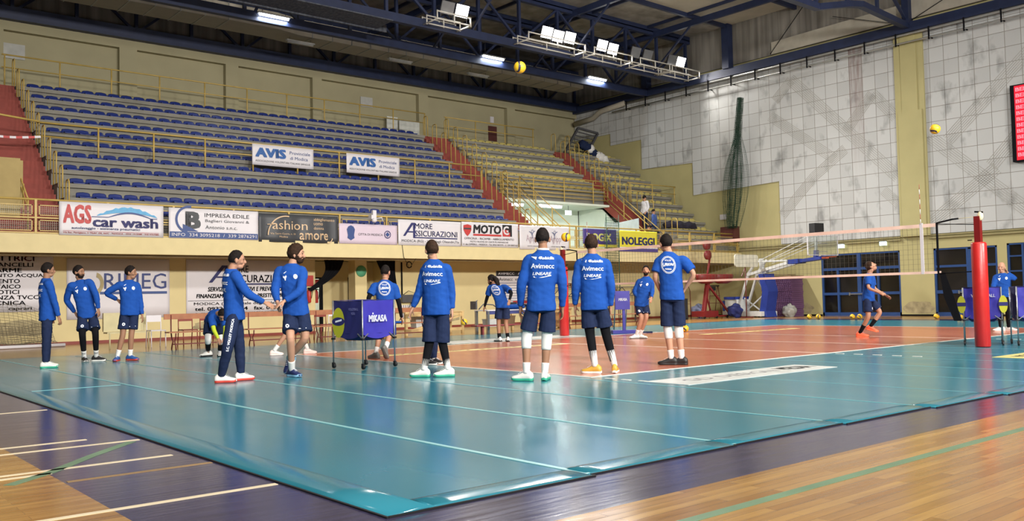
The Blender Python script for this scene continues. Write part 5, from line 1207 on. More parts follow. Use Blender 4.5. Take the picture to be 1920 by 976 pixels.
POSES = {
 'P1': ((-4.76, 9.54, 0), -0.2166, 1.86, dict(hd=(0.032, -0.0, 1.818), nk=(0.009, -0.0, 1.66), sL=(-0.011, 0.17, 1.582), sR=(0.052, -0.17, 1.566), hL=(0.029, 0.097, 0.958), hR=(0.028, -0.097, 0.958), eL=(0.043, 0.172, 1.252), wL=(0.094, 0.17, 0.968), kL=(0.024, 0.1, 0.532), aL=(0.019, 0.12, 0.095), eR=(0.138, -0.168, 1.248), wR=(0.216, -0.172, 0.945), kR=(0.01, -0.12, 0.517), aR=(-0.001, -0.12, 0.095))),
 'P2': ((-3.63, 10.71, 0), -0.2587, 1.86, dict(hd=(-0.262, -0.0, 1.826), nk=(-0.233, 0.02, 1.663), sL=(-0.048, -0.05, 1.624), sR=(-0.403, 0.0, 1.548), hL=(0.002, 0.0, 0.97), hR=(-0.192, 0.0, 0.962), eL=(0.067, -0.165, 1.349), wL=(0.106, -0.166, 1.069), kL=(0.052, -0.233, 0.58), aL=(0.067, -0.0, 0.095), eR=(-0.486, 0.128, 1.267), wR=(-0.32, 0.16, 1.005), kR=(-0.187, -0.216, 0.561), aR=(-0.154, -0.0, 0.095))),
 'P3': ((-3.14, 10.32, 0), -0.2874, 1.86, dict(hd=(0.13, -0.0, 1.804), nk=(0.103, 0.02, 1.651), sL=(0.262, 0.0, 1.537), sR=(-0.074, -0.0, 1.554), hL=(0.211, 0.0, 1.006), hR=(0.017, 0.0, 1.011), eL=(0.316, 0.001, 1.189), wL=(0.35, -0.082, 0.929), kL=(0.145, -0.05, 0.541), aL=(0.122, 0.02, 0.095), eR=(-0.333, 0.05, 1.399), wR=(-0.116, 0.17, 1.256), kR=(-0.013, -0.05, 0.546), aR=(-0.117, -0.02, 0.095))),
 'P4': ((-3.66, 3.61, 0), -0.3918, 1.9, dict(hd=(0.09, -0.0, 1.743), nk=(0.021, 0.0, 1.612), sL=(-0.0, 0.16, 1.538), sR=(0.083, -0.16, 1.511), hL=(0.065, 0.094, 0.964), hR=(0.05, -0.103, 0.964), eL=(-0.024, 0.22, 1.2), wL=(0.043, 0.16, 0.976), kL=(0.124, 0.1, 0.511), aL=(0.142, 0.12, 0.095), eR=(0.229, -0.304, 1.257), wR=(0.47, -0.239, 1.127), kR=(-0.034, -0.299, 0.512), aR=(-0.125, -0.12, 0.095))),
 'P5': ((-2.67, 3.62, 0), -0.4574, 1.98, dict(hd=(0.043, -0.0, 1.841), nk=(-0.021, -0.0, 1.696), sL=(0.143, -0.05, 1.584), sR=(-0.202, 0.05, 1.591), hL=(0.136, -0.028, 1.004), hR=(-0.062, 0.028, 1.004), eL=(0.108, -0.24, 1.293), wL=(-0.131, -0.3, 1.144), kL=(0.172, -0.12, 0.584), aL=(-0.077, 0.25, 0.263), eR=(-0.27, -0.03, 1.326), wR=(-0.232, -0.16, 1.13), kR=(-0.049, -0.236, 0.595), aR=(-0.032, -0.0, 0.095))),
 'P6': ((-1.36, 10.04, 0), -0.3755, 1.86, dict(hd=(0.161, -0.62, 0.904), nk=(0.086, -0.48, 0.936), sL=(0.215, -0.5, 0.845), sR=(-0.052, -0.42, 0.859), hL=(0.074, 0.0, 0.793), hR=(-0.119, 0.0, 0.798), eL=(0.223, -0.674, 0.576), wL=(0.193, -0.902, 0.426), kL=(0.146, -0.155, 0.369), aL=(0.106, 0.0, 0.095), eR=(-0.008, -0.572, 0.581), wR=(0.081, -0.768, 0.409), kR=(-0.125, -0.216, 0.397), aR=(-0.125, 0.02, 0.095))),
 'P7': ((0.41, 6.12, 0), -0.552, 1.86, dict(hd=(0.086, 0.0, 1.671), nk=(0.077, 0.0, 1.519), sL=(-0.121, 0.02, 1.406), sR=(0.249, -0.02, 1.386), hL=(-0.022, 0.0, 0.944), hR=(0.171, 0.0, 0.944), eL=(-0.246, -0.05, 1.186), wL=(-0.244, 0.1, 0.987), kL=(-0.037, 0.12, 0.49), aL=(-0.121, 0.02, 0.095), eR=(0.338, 0.0, 1.069), wR=(0.387, 0.12, 0.796), kR=(0.163, 0.1, 0.508), aR=(0.069, -0.22, 0.211))),
 'P8': ((-1.35, 1.85, 0), -0.6088, 1.93, dict(hd=(-0.004, 0.0, 1.834), nk=(0.02, 0.0, 1.693), sL=(-0.097, 0.05, 1.57), sR=(0.206, -0.05, 1.561), hL=(-0.039, 0.034, 0.979), hR=(0.149, -0.034, 0.979), eL=(-0.192, 0.08, 1.254), wL=(-0.298, 0.1, 0.999), kL=(-0.055, 0.0, 0.53), aL=(-0.149, -0.0, 0.095), eR=(0.268, -0.0, 1.255), wR=(0.273, -0.02, 0.966), kR=(0.122, 0.0, 0.526), aR=(0.203, -0.05, 0.095))),
 'P9': ((5.88, 9.08, 0), -0.6864, 1.88, dict(hd=(-0.264, 0.1, 1.595), nk=(-0.185, 0.06, 1.486), sL=(-0.315, 0.12, 1.415), sR=(0.068, 0.0, 1.406), hL=(-0.096, -0.001, 0.943), hR=(0.097, -0.029, 0.939), eL=(-0.407, 0.2, 1.14), wL=(-0.473, 0.3, 0.927), kL=(-0.116, 0.03, 0.498), aL=(-0.106, 0.0, 0.095), eR=(0.233, -0.245, 1.273), wR=(0.175, -0.432, 1.076), kR=(0.071, 0.0, 0.495), aR=(0.116, -0.05, 0.095))),
 'P10': ((-0.84, 0.22, 0), -0.721, 1.98, dict(hd=(0.139, 0.0, 1.905), nk=(0.142, -0.02, 1.744), sL=(-0.053, 0.0, 1.625), sR=(0.343, 0.0, 1.616), hL=(-0.003, -0.001, 1.02), hR=(0.203, -0.001, 1.02), eL=(-0.159, -0.04, 1.311), wL=(-0.179, 0.06, 0.991), kL=(-0.107, 0.03, 0.579), aL=(-0.116, -0.03, 0.095), eR=(0.396, -0.04, 1.299), wR=(0.387, 0.06, 0.968), kR=(0.166, 0.03, 0.551), aR=(0.129, -0.0, 0.095))),
 'P11': ((0.52, 0.24, 0), -0.7985, 1.95, dict(hd=(-0.154, 0.0, 1.864), nk=(-0.143, -0.02, 1.724), sL=(-0.326, 0.0, 1.598), sR=(0.052, 0.0, 1.589), hL=(-0.237, -0.001, 1.004), hR=(-0.035, -0.001, 1.004), eL=(-0.394, -0.04, 1.288), wL=(-0.408, 0.05, 0.989), kL=(-0.202, 0.03, 0.572), aL=(-0.139, -0.03, 0.095), eR=(0.117, -0.04, 1.277), wR=(0.101, 0.05, 0.961), kR=(0.027, 0.06, 0.578), aR=(0.141, 0.05, 0.095))),
 'P12': ((2.3, 0.41, 0), -0.8761, 1.95, dict(hd=(-0.102, -0.0, 1.936), nk=(-0.065, -0.0, 1.793), sL=(-0.199, 0.03, 1.676), sR=(0.166, -0.03, 1.652), hL=(-0.128, 0.021, 1.112), hR=(0.07, -0.021, 1.108), eL=(-0.297, -0.02, 1.408), wL=(-0.221, 0.16, 1.2), kL=(-0.109, 0.03, 0.564), aL=(-0.068, 0.0, 0.095), eR=(0.33, -0.08, 1.435), wR=(0.178, 0.05, 1.215), kR=(0.059, 0.03, 0.573), aR=(0.094, -0.0, 0.095))),
 'P13': ((8.52, 6.83, 0), -0.8354, 1.9, dict(hd=(0.255, -0.1, 1.743), nk=(0.254, -0.08, 1.6), sL=(0.38, -0.1, 1.469), sR=(0.073, -0.05, 1.477), hL=(0.215, -0.0, 0.911), hR=(0.02, 0.02, 0.927), eL=(0.402, -0.1, 1.242), wL=(0.37, -0.3, 1.057), kL=(0.237, -0.12, 0.566), aL=(0.056, 0.1, 0.095), eR=(-0.065, -0.02, 1.217), wR=(0.12, -0.064, 1.009), kR=(0.108, -0.1, 0.568), aR=(-0.034, 0.06, 0.095))),
 'P14': ((11.68, 2.46, 0), -1.0666, 1.85, dict(hd=(0.3, 0.0, 1.7), nk=(0.267, 0.0, 1.535), sL=(0.305, 0.16, 1.452), sR=(0.246, -0.16, 1.449), hL=(0.242, 0.093, 0.941), hR=(0.189, -0.093, 0.943), eL=(0.36, 0.2, 1.173), wL=(0.608, 0.12, 1.008), kL=(0.476, 0.1, 0.597), aL=(0.243, 0.14, 0.248), eR=(0.216, -0.336, 1.185), wR=(0.443, -0.449, 1.082), kR=(0.203, -0.192, 0.502), aR=(-0.006, -0.05, 0.095))),
 'P15': ((15.76, 0.76, 0), -1.1981, 1.86, dict(hd=(0.018, 0.0, 1.644), nk=(0.026, 0.0, 1.498), sL=(0.176, 0.03, 1.405), sR=(-0.13, 0.0, 1.401), hL=(0.099, 0.0, 0.958), hR=(-0.094, 0.0, 0.958), eL=(0.314, 0.1, 1.346), wL=(0.148, 0.12, 1.522), kL=(0.13, -0.03, 0.519), aL=(0.125, 0.095, 0.095), eR=(-0.189, -0.201, 1.16), wR=(-0.186, -0.357, 0.933), kR=(-0.058, -0.03, 0.521), aR=(-0.053, 0.089, 0.095))),
}

# ================================================================== PEOPLE
def cat(pts, n):
    """Catmull-Rom through pts"""
    if len(pts) < 3: return [pts[0].lerp(pts[-1], i/n) for i in range(n+1)]
    out = []; P = [2*pts[0]-pts[1]]+pts+[2*pts[-1]-pts[-2]]; m = len(pts)-1
    for i in range(n+1):
        s = i/n*m; k = min(int(s), m-1); t = s-k; a, b_, c, d = P[k:k+4]
        out.append(.5*((2*b_)+(c-a)*t+(2*a-5*b_+4*c-d)*t*t+(3*b_-3*c+d-a)*t**3))
    return out
def limb(mb, pts, rs, n=14, k=14):
    pts = [Vector(p) for p in pts]; m = len(pts)-1
    q = []
    for i in range(m):
        for j in range(n//m): q.append(pts[i].lerp(pts[i+1], j/(n//m)))
    q.append(pts[-1])
    # soften the joint a little
    q2 = q[:]
    for _ in range(2): q2 = [q2[0]]+[(q2[i-1]+2*q2[i]+q2[i+1])/4 for i in range(1, len(q2)-1)]+[q2[-1]]
    L = len(q2)-1; R = []
    for i in range(L+1):
        s = i/L*(len(rs)-1); a = min(int(s), len(rs)-2); R.append(rs[a]*(1-(s-a))+rs[a+1]*(s-a))
    return mb.tube(q2, R, k)
def fuse(name, mb, m, parent, vox, it=3, wr=0, seed=0):
    me = mb.mesh(name+'_raw'); o = bpy.data.objects.new('tmp', me); COL.objects.link(o)
    r = o.modifiers.new('r', 'REMESH'); r.mode = 'VOXEL'; r.voxel_size = vox; r.use_smooth_shade = True
    s = o.modifiers.new('s', 'SMOOTH'); s.factor = .5; s.iterations = it
    dg = bpy.context.evaluated_depsgraph_get(); dg.update()
    out = bpy.data.meshes.new_from_object(o.evaluated_get(dg)); bpy.data.objects.remove(o); bpy.data.meshes.remove(me)
    if wr:
        nr = [v.normal.copy() for v in out.vertices]
        for v, n_ in zip(out.vertices, nr):
            p = v.co+Vector((seed*3.1, 0, 0))
            f = (.5-abs(noise.noise(Vector((p.x*5+p.z*3, p.y*5, p.z*9)))))*1.2+noise.noise(Vector((p.x*12+p.z*8, p.y*12, p.z*17)))*.5-.4
            v.co += n_*f*wr
    out.update(); out.polygons.foreach_set('use_smooth', [True]*len(out.polygons)); out.materials.clear(); out.name = name
    return link(name, out, m, parent)
SKINS = [mat('skin_a', srgb(172, 126, 100), .6, var=.04, scale=6), mat('skin_b', srgb(150, 108, 82), .6, var=.04, scale=6), mat('skin_c', srgb(182, 136, 110), .6, var=.04, scale=6)]
Mhair = mat('dark_hair', srgb(24, 18, 16), .8, var=.4, scale=30, bump=.5, spec=.2)
Mhairb = mat('brown_hair', srgb(48, 32, 22), .8, var=.4, scale=30, bump=.5, spec=.2)
Meye = mat('eye_dark', srgb(30, 24, 22), .3)
Mlip = mat('lip', srgb(150, 92, 84), .5)

def skull(d):
    """radius factor of a head for unit direction d (x forward, y left, z up)"""
    k = 1.0
    if d.z < 0:
        t = -d.z; k *= 1-.16*t
        if d.x < .1: k *= 1-.25*t*min(1, (.1-d.x))
        k *= 1-.22*t*abs(d.y)
    return k
def head_parts(mb, T, s):
    """skull, jaw, nose, brow, ears and lips in head space, scaled s, placed by T"""
    tmp = MB()
    tmp.sphere((0, 0, .01), (.098, .077, .122), 24, 18, skull)
    tmp.sphere((.038, 0, -.078), (.048, .045, .034))                      # chin and jaw
    tmp.tube([(.088, 0, .022), (.104, 0, -.006), (.113, 0, -.026)], [(.011, .009), (.014, .011), (.018, .014)], 8)
    tmp.sphere((.106, 0, -.03), (.016, .019, .012))
    tmp.tube([(.078, .048, .03), (.092, .02, .034), (.092, -.02, .034), (.078, -.048, .03)], .011, 6)
    tmp.sphere((.086, 0, -.056), (.012, .022, .01))
    for s_ in (1, -1): tmp.sphere((-.002, s_*.079, -.008), (.019, .012, .033)); tmp.sphere((.06, s_*.036, -.024), (.024, .022, .024))
    mb.add([T @ (Vector(v)*s) for v in tmp.v], tmp.f, True)
def hair_mesh(T, s, style, sd=0):
    def fn(d):
        k = skull(d); front = max(0, d.x)
        if style == 'short': line = -.68+1.2*front**.7; th = .06
        elif style == 'buzz': line = -.6+1.15*front**.7; th = .015
        elif style == 'curly': line = -.9+1.45*front**.8; th = .15
        else: line = -.5+1.05*front**.9; th = .11
        a = (d.z-line)*3.2; a = max(0, min(1, a))
        nz = noise.noise(d*(9 if style == 'curly' else 5)+Vector((sd, 0, 0)))*(.12 if style == 'curly' else .035)
        return k*(.93+a*(.07+th+nz))
    tmp = MB(); tmp.sphere((0, 0, .01), (.098, .079, .122), 40, 30, fn)
    if style == 'long':
        tmp.tube([(-.07, 0, .05), (-.12, 0, -.02), (-.13, 0, -.14), (-.11, 0, -.22)], [(.07, .05), (.075, .05), (.06, .035), (.03, .02)], 12)
    m = MB(); m.add([T @ (Vector(v)*s) for v in tmp.v], tmp.f, True); return m
def beard_mesh(T, s):
    def fn(d):
        k = skull(d); a = min(1, max(0, (-.12-d.z-.12*d.x)*5))*min(1, max(0, (d.x+.25)*4)); return k*(.95+a*.085)
    tmp = MB(); tmp.sphere((0, 0, .008), (.1, .078, .126), 30, 24, fn)
    tmp.sphere((.044, 0, -.077), (.052, .049, .036)); tmp.tube([(.086, .03, -.066), (.101, .013, -.045), (.101, -.013, -.045), (.086, -.03, -.066)], .008, 6)
    m = MB(); m.add([T @ (Vector(v)*s) for v in tmp.v], tmp.f, True); return m

def hand(mb, w, d, nrm, s, curl=.5, side=1, spread=1.0):
    """palm, four bent fingers and a thumb; w wrist, d finger direction, nrm palm normal, side = which edge the thumb is on"""
    d = d.normalized(); nrm = (nrm-d*nrm.dot(d)).normalized(); x = d.cross(nrm)*side
    P = lambda a, b_, c: w+(d*a+x*b_+nrm*c)*s
    R = []
    for a, hw, th in ((-.02, .026, .02), (.01, .03, .02), (.045, .041, .017), (.08, .043, .015), (.098, .04, .012)):
        R.append([P(a, hw*cos(2*pi*k/12), th*sin(2*pi*k/12)) for k in range(12)])
    mb.rings(R)
    for i, (off, L, r) in enumerate(((.033, .074, .0092), (.011, .083, .0095), (-.011, .077, .0092), (-.032, .06, .0082))):
        sp = (off*.35)*spread; a0 = curl*(.35+.12*i); p = Vector((.09, off, 0)); pts = [Vector((.07, off*.9, 0)), p.copy()]; ang = 0
        for seg, f in enumerate((.45, .3, .25)):
            ang += a0*(1, .9, .6)[seg]+.08; p = p+Vector((cos(ang)*L*f, sp*f, sin(ang)*L*f)); pts.append(p.copy())
        mb.tube([P(*q) for q in pts], [r*s, r*s, r*s*.98, r*s*.9, r*s*.7], 8)
    pts = [(.012, .02, .004), (.038, .046, .012), (.066, .06, .02*(1+curl)), (.088, .062, .03*(1+curl))]
    mb.tube([P(*q) for q in pts], [.014*s, .0135*s, .011*s, .008*s], 8)

def shoe(parent, ank, yaw, pitch, s, m_up, m_sole, nm='shoe'):
    """training shoe: upper, sole and laces; ank at ankle height .095, x forward"""
    Rz = Matrix.Rotation(yaw, 4, 'Z') @ Matrix.Rotation(pitch, 4, 'Y')
    T = Matrix.Translation(ank) @ Rz
    secs = ((-.088, .022, .05, .02), (-.082, .036, .085, .0), (-.05, .04, .115, 0), (-.01, .041, .12, 0), (.04, .042, .1, 0), (.085, .047, .075, 0), (.13, .052, .06, 0), (.175, .046, .05, 0), (.2, .03, .038, .0), (.208, .012, .026, .004))
    R = []
    for x_, w, h, z in secs:
        r = []
        for k in range(14):
            a = 2*pi*k/14; cz = sin(a); cy = cos(a)
            zz = h*(.5+.5*(abs(cz)**.8*(1 if cz > 0 else -1))); yy = w*(abs(cy)**.7*(1 if cy > 0 else -1))*(1-.35*max(0, cz))
            r.append(T @ (Vector((x_, yy, zz+.012-.095+z))*s))
        R.append(r)
    up = MB().rings(R).build(nm, m_up, parent)
    R = []
    for z, g in ((-.0, .97), (.004, 1.03), (.026, 1.05), (.032, .98)):
        pts = [(-.094, 0), (-.085, .032), (-.05, .04), (.0, .036), (.05, .038), (.11, .05), (.16, .05), (.195, .034), (.21, .0)]
        out = pts+[(a, -b_) for a, b_ in pts[-2:0:-1]]
        R.append([T @ (Vector((a*1.0+(.0), b_*g, z-.095+(.012 if a > .19 or a < -.09 else 0)))*s) for a, b_ in out])
    MB().rings(R).build('sole', m_sole, up)
    l = MB()
    for k in range(4):
        x_ = .045+.02*k; h = .112-.011*k; l.tube([T @ (Vector((x_, y_, h-.088+.004*(1-abs(y_)*30)))*s) for y_ in (-.02, 0, .02)], .0035*s, 5)
    l.build('laces', Mwprint, up)
    return up

def person(name, key, label, face, fpitch=0, top='sweat', bottom='shorts', skin=0, hair='short', hm=None, toes=(90, 90), lift=None, tights=None, arms=None,
           socks=Mwhite, sockh=.32, kneepad=None, shoes=(None, None), beard=False, back=None, front=False, curl=(.5, .5), vox=.0085, topm=None, botm=None, badge=False, nrm=None, pose=None, z0=0, stripe=False, collar=None):
    loc, rz, H, J = pose or POSES[key]
    t = thing('person', label, 'person', (loc[0], loc[1], loc[2]+z0), rz)
    J = {k: Vector(v) for k, v in J.items()}; s = H/1.9
    up = Vector((0, 0, 1))
    sh = (J['sR']-J['sL']); hp = (J['hR']-J['hL']); pc = (J['hR']+J['hL'])/2; sc = (J['sR']+J['sL'])/2
    spine = (J['nk']-pc).normalized()
    fwd = spine.cross(sh).normalized(); fh = (spine.cross(hp).normalized()+fwd).normalized()
    fh = up.cross(hp).normalized() if abs(spine.z) > .6 else fh
    lat0 = sh.normalized()
    fdir = Vector((cos(rad(face)), sin(rad(face)), 0))
    hz = (fdir*cos(rad(fpitch))+up*sin(rad(fpitch))).normalized(); hy = up.cross(fdir).normalized()
    hu = hz.cross(hy)
    TH = Matrix((hz, hy, hu)).transposed().to_4x4(); TH.translation = J['hd']
    sk = SKINS[skin]; B = MB()
    hs = s*1.15; head_parts(B, TH, hs)
    limb(B, [J['nk']-spine*.05*s, J['nk']+(J['hd']-J['nk'])*.3, J['hd']-hu*.06*s-hz*.02*s], [.066*s, .06*s, .056*s], n=8)
    # torso core
    def trunk(mb, secs, n=22):
        R = []
        for f, hw, hd_, off in secs:
            c = pc.lerp(J['nk'], f) if f >= 0 else pc+up*(f*.6*s)*1.0
            k = max(0, min(1, f*1.15)); lat = (hp.normalized()*(1-k)+sh.normalized()*k).normalized()
            ax = spine if f >= 0 else (spine*.5+up*.5).normalized()
            fv = ax.cross(lat).normalized()
            c = c+fv*off*s
            R.append([c+lat*hw*s*(abs(cos(a))**.85*(1 if cos(a) > 0 else -1))+fv*hd_*s*(abs(sin(a))**.9*(1 if sin(a) > 0 else -1)) for a in [2*pi*i/n for i in range(n)]])
        return mb.rings(R)
    trunk(B, ((-.12, .11, .08, 0), (0, .14, .09, 0), (.3, .135, .09, 0), (.6, .16, .1, 0), (.8, .165, .1, 0), (.93, .1, .07, 0), (1.0, .06, .06, 0)))
    for sd in 'LR':
        o_ = 1 if sd == 'R' else -1
        S_, E_, W_, H_, K_, A_ = (J[q+sd] for q in 'sewhka')
        limb(B, [sc.lerp(S_, .55), S_, E_, W_], [.05*s, .056*s, .043*s, .038*s, .026*s], n=18)
        fd = (W_-E_).normalized()
        body = (pc-W_); body.z = 0; body = body.normalized() if body.length > .01 else fwd
        nn = (nrm or {}).get(sd, None); nn = Vector(nn) if nn else body
        x_ = fd.cross(nn); th_side = 1 if x_.dot(fwd) > 0 else -1
        hand(B, W_+fd*.012, fd, nn, s, curl[0 if sd == 'L' else 1], th_side)
        limb(B, [H_+up*.02, H_.lerp(K_, .5), K_, K_.lerp(A_, .35), A_, A_+Vector((0, 0, -.04))], [.068*s, .072*s, .057*s, .056*s, .036*s, .034*s], n=25)
    fuse('body', B, sk, t, vox, 2)
    # face details
    fc = MB()
    for s_ in (1, -1): fc.sphere(TH @ (Vector((.089, s_*.031, .012))*hs), (.009*s,)*3, 8, 6)
    fc.build('eyes', Meye, t)
    MB().tube([TH @ (Vector((.096, y_, -.057+abs(y_)*.1))*hs) for y_ in (-.02, -.01, 0, .01, .02)], .005*s, 6).build('mouth', Mlip, t)
    if hair != 'bald':
        hair_mesh(TH, hs, hair, hash(key) % 7 if False else len(label) % 7).build('hair', hm or Mhair, t)
        eb = MB()
        for s_ in (1, -1): eb.tube([TH @ (Vector((x_, s_*y_, z_))*hs) for x_, y_, z_ in ((.099, .016, .036), (.096, .032, .041), (.086, .046, .036))], .004*s, 5)
        eb.build('eyebrows', hm or Mhair, t)
    if beard: beard_mesh(TH, hs).build('beard', hm or Mhair, t)
    # shirt
    tm_ = topm or Mblue; Sh = MB(); hem = -.13 if top == 'sweat' else -.12
    trunk(Sh, ((hem, .19, .148, 0), (-.05, .192, .15, 0), (.12, .182, .142, 0), (.35, .178, .135, 0), (.6, .19, .14, 0), (.78, .2, .134, 0), (.9, .17, .11, 0), (.98, .105, .085, 0), (1.02, .072, .072, 0)))
    for sd in 'LR':
        S_, E_, W_ = (J[q+sd] for q in 'sew')
        if top == 'sweat': limb(Sh, [sc.lerp(S_, .5), S_, E_, E_.lerp(W_, .93)], [.075*s, .086*s, .07*s, .062*s, .042*s], n=18)
        else: limb(Sh, [sc.lerp(S_, .5), S_, S_.lerp(E_, .72)], [.075*s, .088*s, .082*s], n=12)
    so = fuse('shirt' if top != 'sweat' else 'sweatshirt', Sh, tm_, t, .011, 3, .009, len(label))
    if top == 'tee' and arms:
        AS = MB()
        for sd in 'LR':
            S_, E_, W_ = (J[q+sd] for q in 'sew'); limb(AS, [S_.lerp(E_, .3), E_, W_], [.058*s, .048*s, .042*s, .031*s], n=14)
        AS.build('arm_sleeves', arms, t)
    if collar: MB().tube([J['nk']+(J['hd']-J['nk'])*.13+(lat0*cos(2*pi*k/20)*.068+fwd*sin(2*pi*k/20)*.066)*s for k in range(20)], .016*s, 8, closed=True).build('collar', collar, t)
    # trousers, shorts, tights, socks, pads
    bm_ = botm or Mnavy; Sb = MB(); low = {'shorts': .72, 'knee_shorts': .84, 'long_shorts': 1.0}.get(bottom)
    trunk(Sb, ((-.16, .15, .115, 0), (-.08, .172, .13, 0), (0, .172, .128, 0), (.12, .16, .12, 0)))
    for sd in 'LR':
        H_, K_, A_ = (J[q+sd] for q in 'hka')
        if low: limb(Sb, [H_+up*.0, H_.lerp(K_, .5), H_.lerp(K_, low+.05)], [.085*s, .104*s, .114*s], n=14)
        else: limb(Sb, [H_+up*.0, K_, A_+up*.02], [.09*s, .095*s, .078*s, .072*s, .055*s], n=20)
    bo = fuse('shorts' if low else 'trousers', Sb, bm_, t, .011, 3, .007, len(label)+3)
    for i, sd in enumerate('LR'):
        H_, K_, A_ = (J[q+sd] for q in 'hka')
        if low:
            if tights: limb(MB(), [H_.lerp(K_, .6), K_, K_.lerp(A_, .35), K_.lerp(A_, .82)], [.078*s, .066*s, .061*s, .046*s], n=18).build('tights_leg', tights, t)
            if kneepad and kneepad.get(sd): limb(MB(), [K_.lerp(H_, .26), K_, K_.lerp(A_, .3)], [.073*s, .07*s, .068*s, .062*s], n=10).build('knee_pad', kneepad[sd], t)
            limb(MB(), [A_.lerp(K_, sockh), A_+up*.01], [.056*s if sockh > .4 else .052*s, .042*s], n=8).build('sock', socks, t)
        else: limb(MB(), [A_.lerp(K_, .25), A_+up*.0], [.045*s, .041*s], n=6).build('sock', socks, t)
        pt = 0
        if lift and lift[0] == sd: pt = rad(lift[1])
        shoe(t, A_+Vector((0, 0, 0)) if pt else Vector((A_.x, A_.y, .095*s+.011)), rad(toes[i]), pt, s*1.02, shoes[0], shoes[1])
    # prints laid onto the cloth
    bvs = {}
    def project(o, mbx, origin, lat, vv, dirn, dist=.45, lift_=.008):
        key_ = o.name
        if key_ not in bvs:
            bm2 = bmesh.new(); bm2.from_mesh(o.data); bvs[key_] = BVHTree.FromBMesh(bm2); bm2.free()
        out = MB()
        vs = []
        for u, v in mbx[0]:
            p = origin+lat*u+vv*v; h, n_, _, _ = bvs[key_].ray_cast(p-dirn*dist, dirn)
            if h is None: h = p
            vs.append(h-dirn*lift_)
        out.add(vs, mbx[1]); return out
    def block(txt, x0_, x1_, z0_, z1_, bold=.03, shear=0):
        vs, fs = text_geo(txt, bold, shear); return [(x0_+(x1_-x0_)*a, z0_+(z1_-z0_)*b_) for a, b_ in vs], fs
    def ring2(cx, cz, r0_, r1_, sy=1.2, n=28):
        v = [(cx+r*cos(2*pi*i/n), cz+sy*r*sin(2*pi*i/n)) for r in (r0_, r1_) for i in range(n)]
        return v, [(i, (i+1) % n, n+(i+1) % n, n+i) for i in range(n)]
    def polyf(pts): return pts, [tuple(range(len(pts)))]
    lat = sh.normalized(); og = pc.lerp(J['nk'], .62)
    pr_ = MB()
    def addp(o, geo, origin, lt, dirn):
        q = project(o, geo, origin, lt, spine, dirn); pr_.add(q.v, q.f)
    if back == 'sponsor':
        for g_ in (block('4Radsicilia', -.06, .15, .16, .2, .015), block('Avimecc', -.155, .155, .04, .105, .01), block('LINEARE', -.13, .12, -.05, -.01, .01, .2), polyf([(-.16, .2), (-.08, .195), (-.09, .155)]), polyf([(-.12, -.068), (.12, -.048), (.12, -.06), (0, -.084), (-.11, -.082)])):
            addp(so, g_, og, lat, fwd)
    if back == 'round':
        for g_ in (ring2(0, .06, .095, .104), ring2(0, .06, .112, .117), block('VOLLEY', -.055, .055, .115, .145, .01), block('LIBERI', -.09, .09, .05, .09, .02, .15), block('MODICA', -.05, .05, -.02, .005), polyf([(-.085, .03), (.085, .065), (.085, .073), (-.085, .04)])):
            addp(so, g_, og, lat, fwd)
    if front:
        lt = -lat
        for g_ in (polyf([(-.1, .13), (-.07, .15), (-.05, .16), (-.06, .145), (-.09, .125)]), polyf([(-.11, .09), (-.085, .08), (-.06, .1), (-.05, .08), (-.065, .05), (-.07, .02), (-.085, .02), (-.09, .05), (-.11, .06)]), ring2(.08, .08, .015, .03), polyf([(.065, .08), (.08, .05), (.095, .08), (.08, .1)])):
            addp(so, g_, og, lt, -fwd)
    if pr_.v: pr_.build('print', Mwprint, t)
    if badge:
        K_, H_ = J['kR'], J['hR']; ax = (K_-H_).normalized(); lt = -hp.normalized(); o_ = H_.lerp(K_, .55)
        g_ = ring2(0, 0, .012, .03, 1.1); q = project(bo, g_, o_, lt, -ax, -fh); 
        K2, H2 = J['kL'], J['hL']; g2 = polyf([(-.06, 0), (.06, .01), (.06, .02), (-.06, .012)]); q2 = project(bo, g2, H2.lerp(K2, .66), lt, -ax, -fh)
        MB().add(q.v, q.f).add(q2.v, q2.f).build('badge', Mwprint, t)
    if stripe:
        # vertical lettering down the outer seam of the trousers
        K_, H_, A_ = J['kR'], J['hR'], J['aR']; ax = (H_-K_).normalized(); out_ = Vector(stripe).normalized(); lt = ax.cross(out_).normalized()
        vs, fs = text_geo('S.C. VOLLEY MODICA', .02)
        g_ = [((b_-.5)*-.034, (a-.5)*.5) for a, b_ in vs], fs
        q = project(bo, g_, H_.lerp(K_, .62), lt, ax, -out_, .4); q.build('trouser_lettering', Mwprint, t)
    return t
# shoe colours
def sm_(n, *c): return mat(n, srgb(*c), .5, var=.06, scale=20)
Swh = sm_('shoe_white', 222, 220, 214); Sgr = sm_('sole_teal_green', 52, 160, 130); Sbk = sm_('shoe_black', 34, 32, 32); Sbl = sm_('shoe_blue', 40, 84, 150); Srd = sm_('sole_red', 190, 60, 48)
Snv = sm_('shoe_navy', 30, 42, 88); Slb = sm_('sole_light_blue', 130, 180, 210); Sor = sm_('shoe_orange', 240, 96, 60); Sor2 = sm_('sole_orange', 246, 110, 70); Syl = sm_('shoe_yellow_grey', 204, 158, 62); Spk = sm_('shoe_pale_pink', 232, 206, 198)
Sgy = sm_('shoe_grey', 110, 110, 106); Mlimes = mat('lime_sleeve', srgb(176, 190, 40), .7)
Mteed = Mblue
person('p', 'P1', 'player in blue sweatshirt and dark trousers standing in profile at the far left', 8, bottom='trousers', skin=1, shoes=(Swh, Sgr), toes=(12, 0), back='sponsor', vox=.01, curl=(.9, .9))
person('p', 'P2', 'player with hands behind his back, black tights under dark shorts', -32, tights=Mblack, skin=1, beard=True, shoes=(Sbk, Swh), toes=(-22, -75), front=True, badge=True, vox=.01)
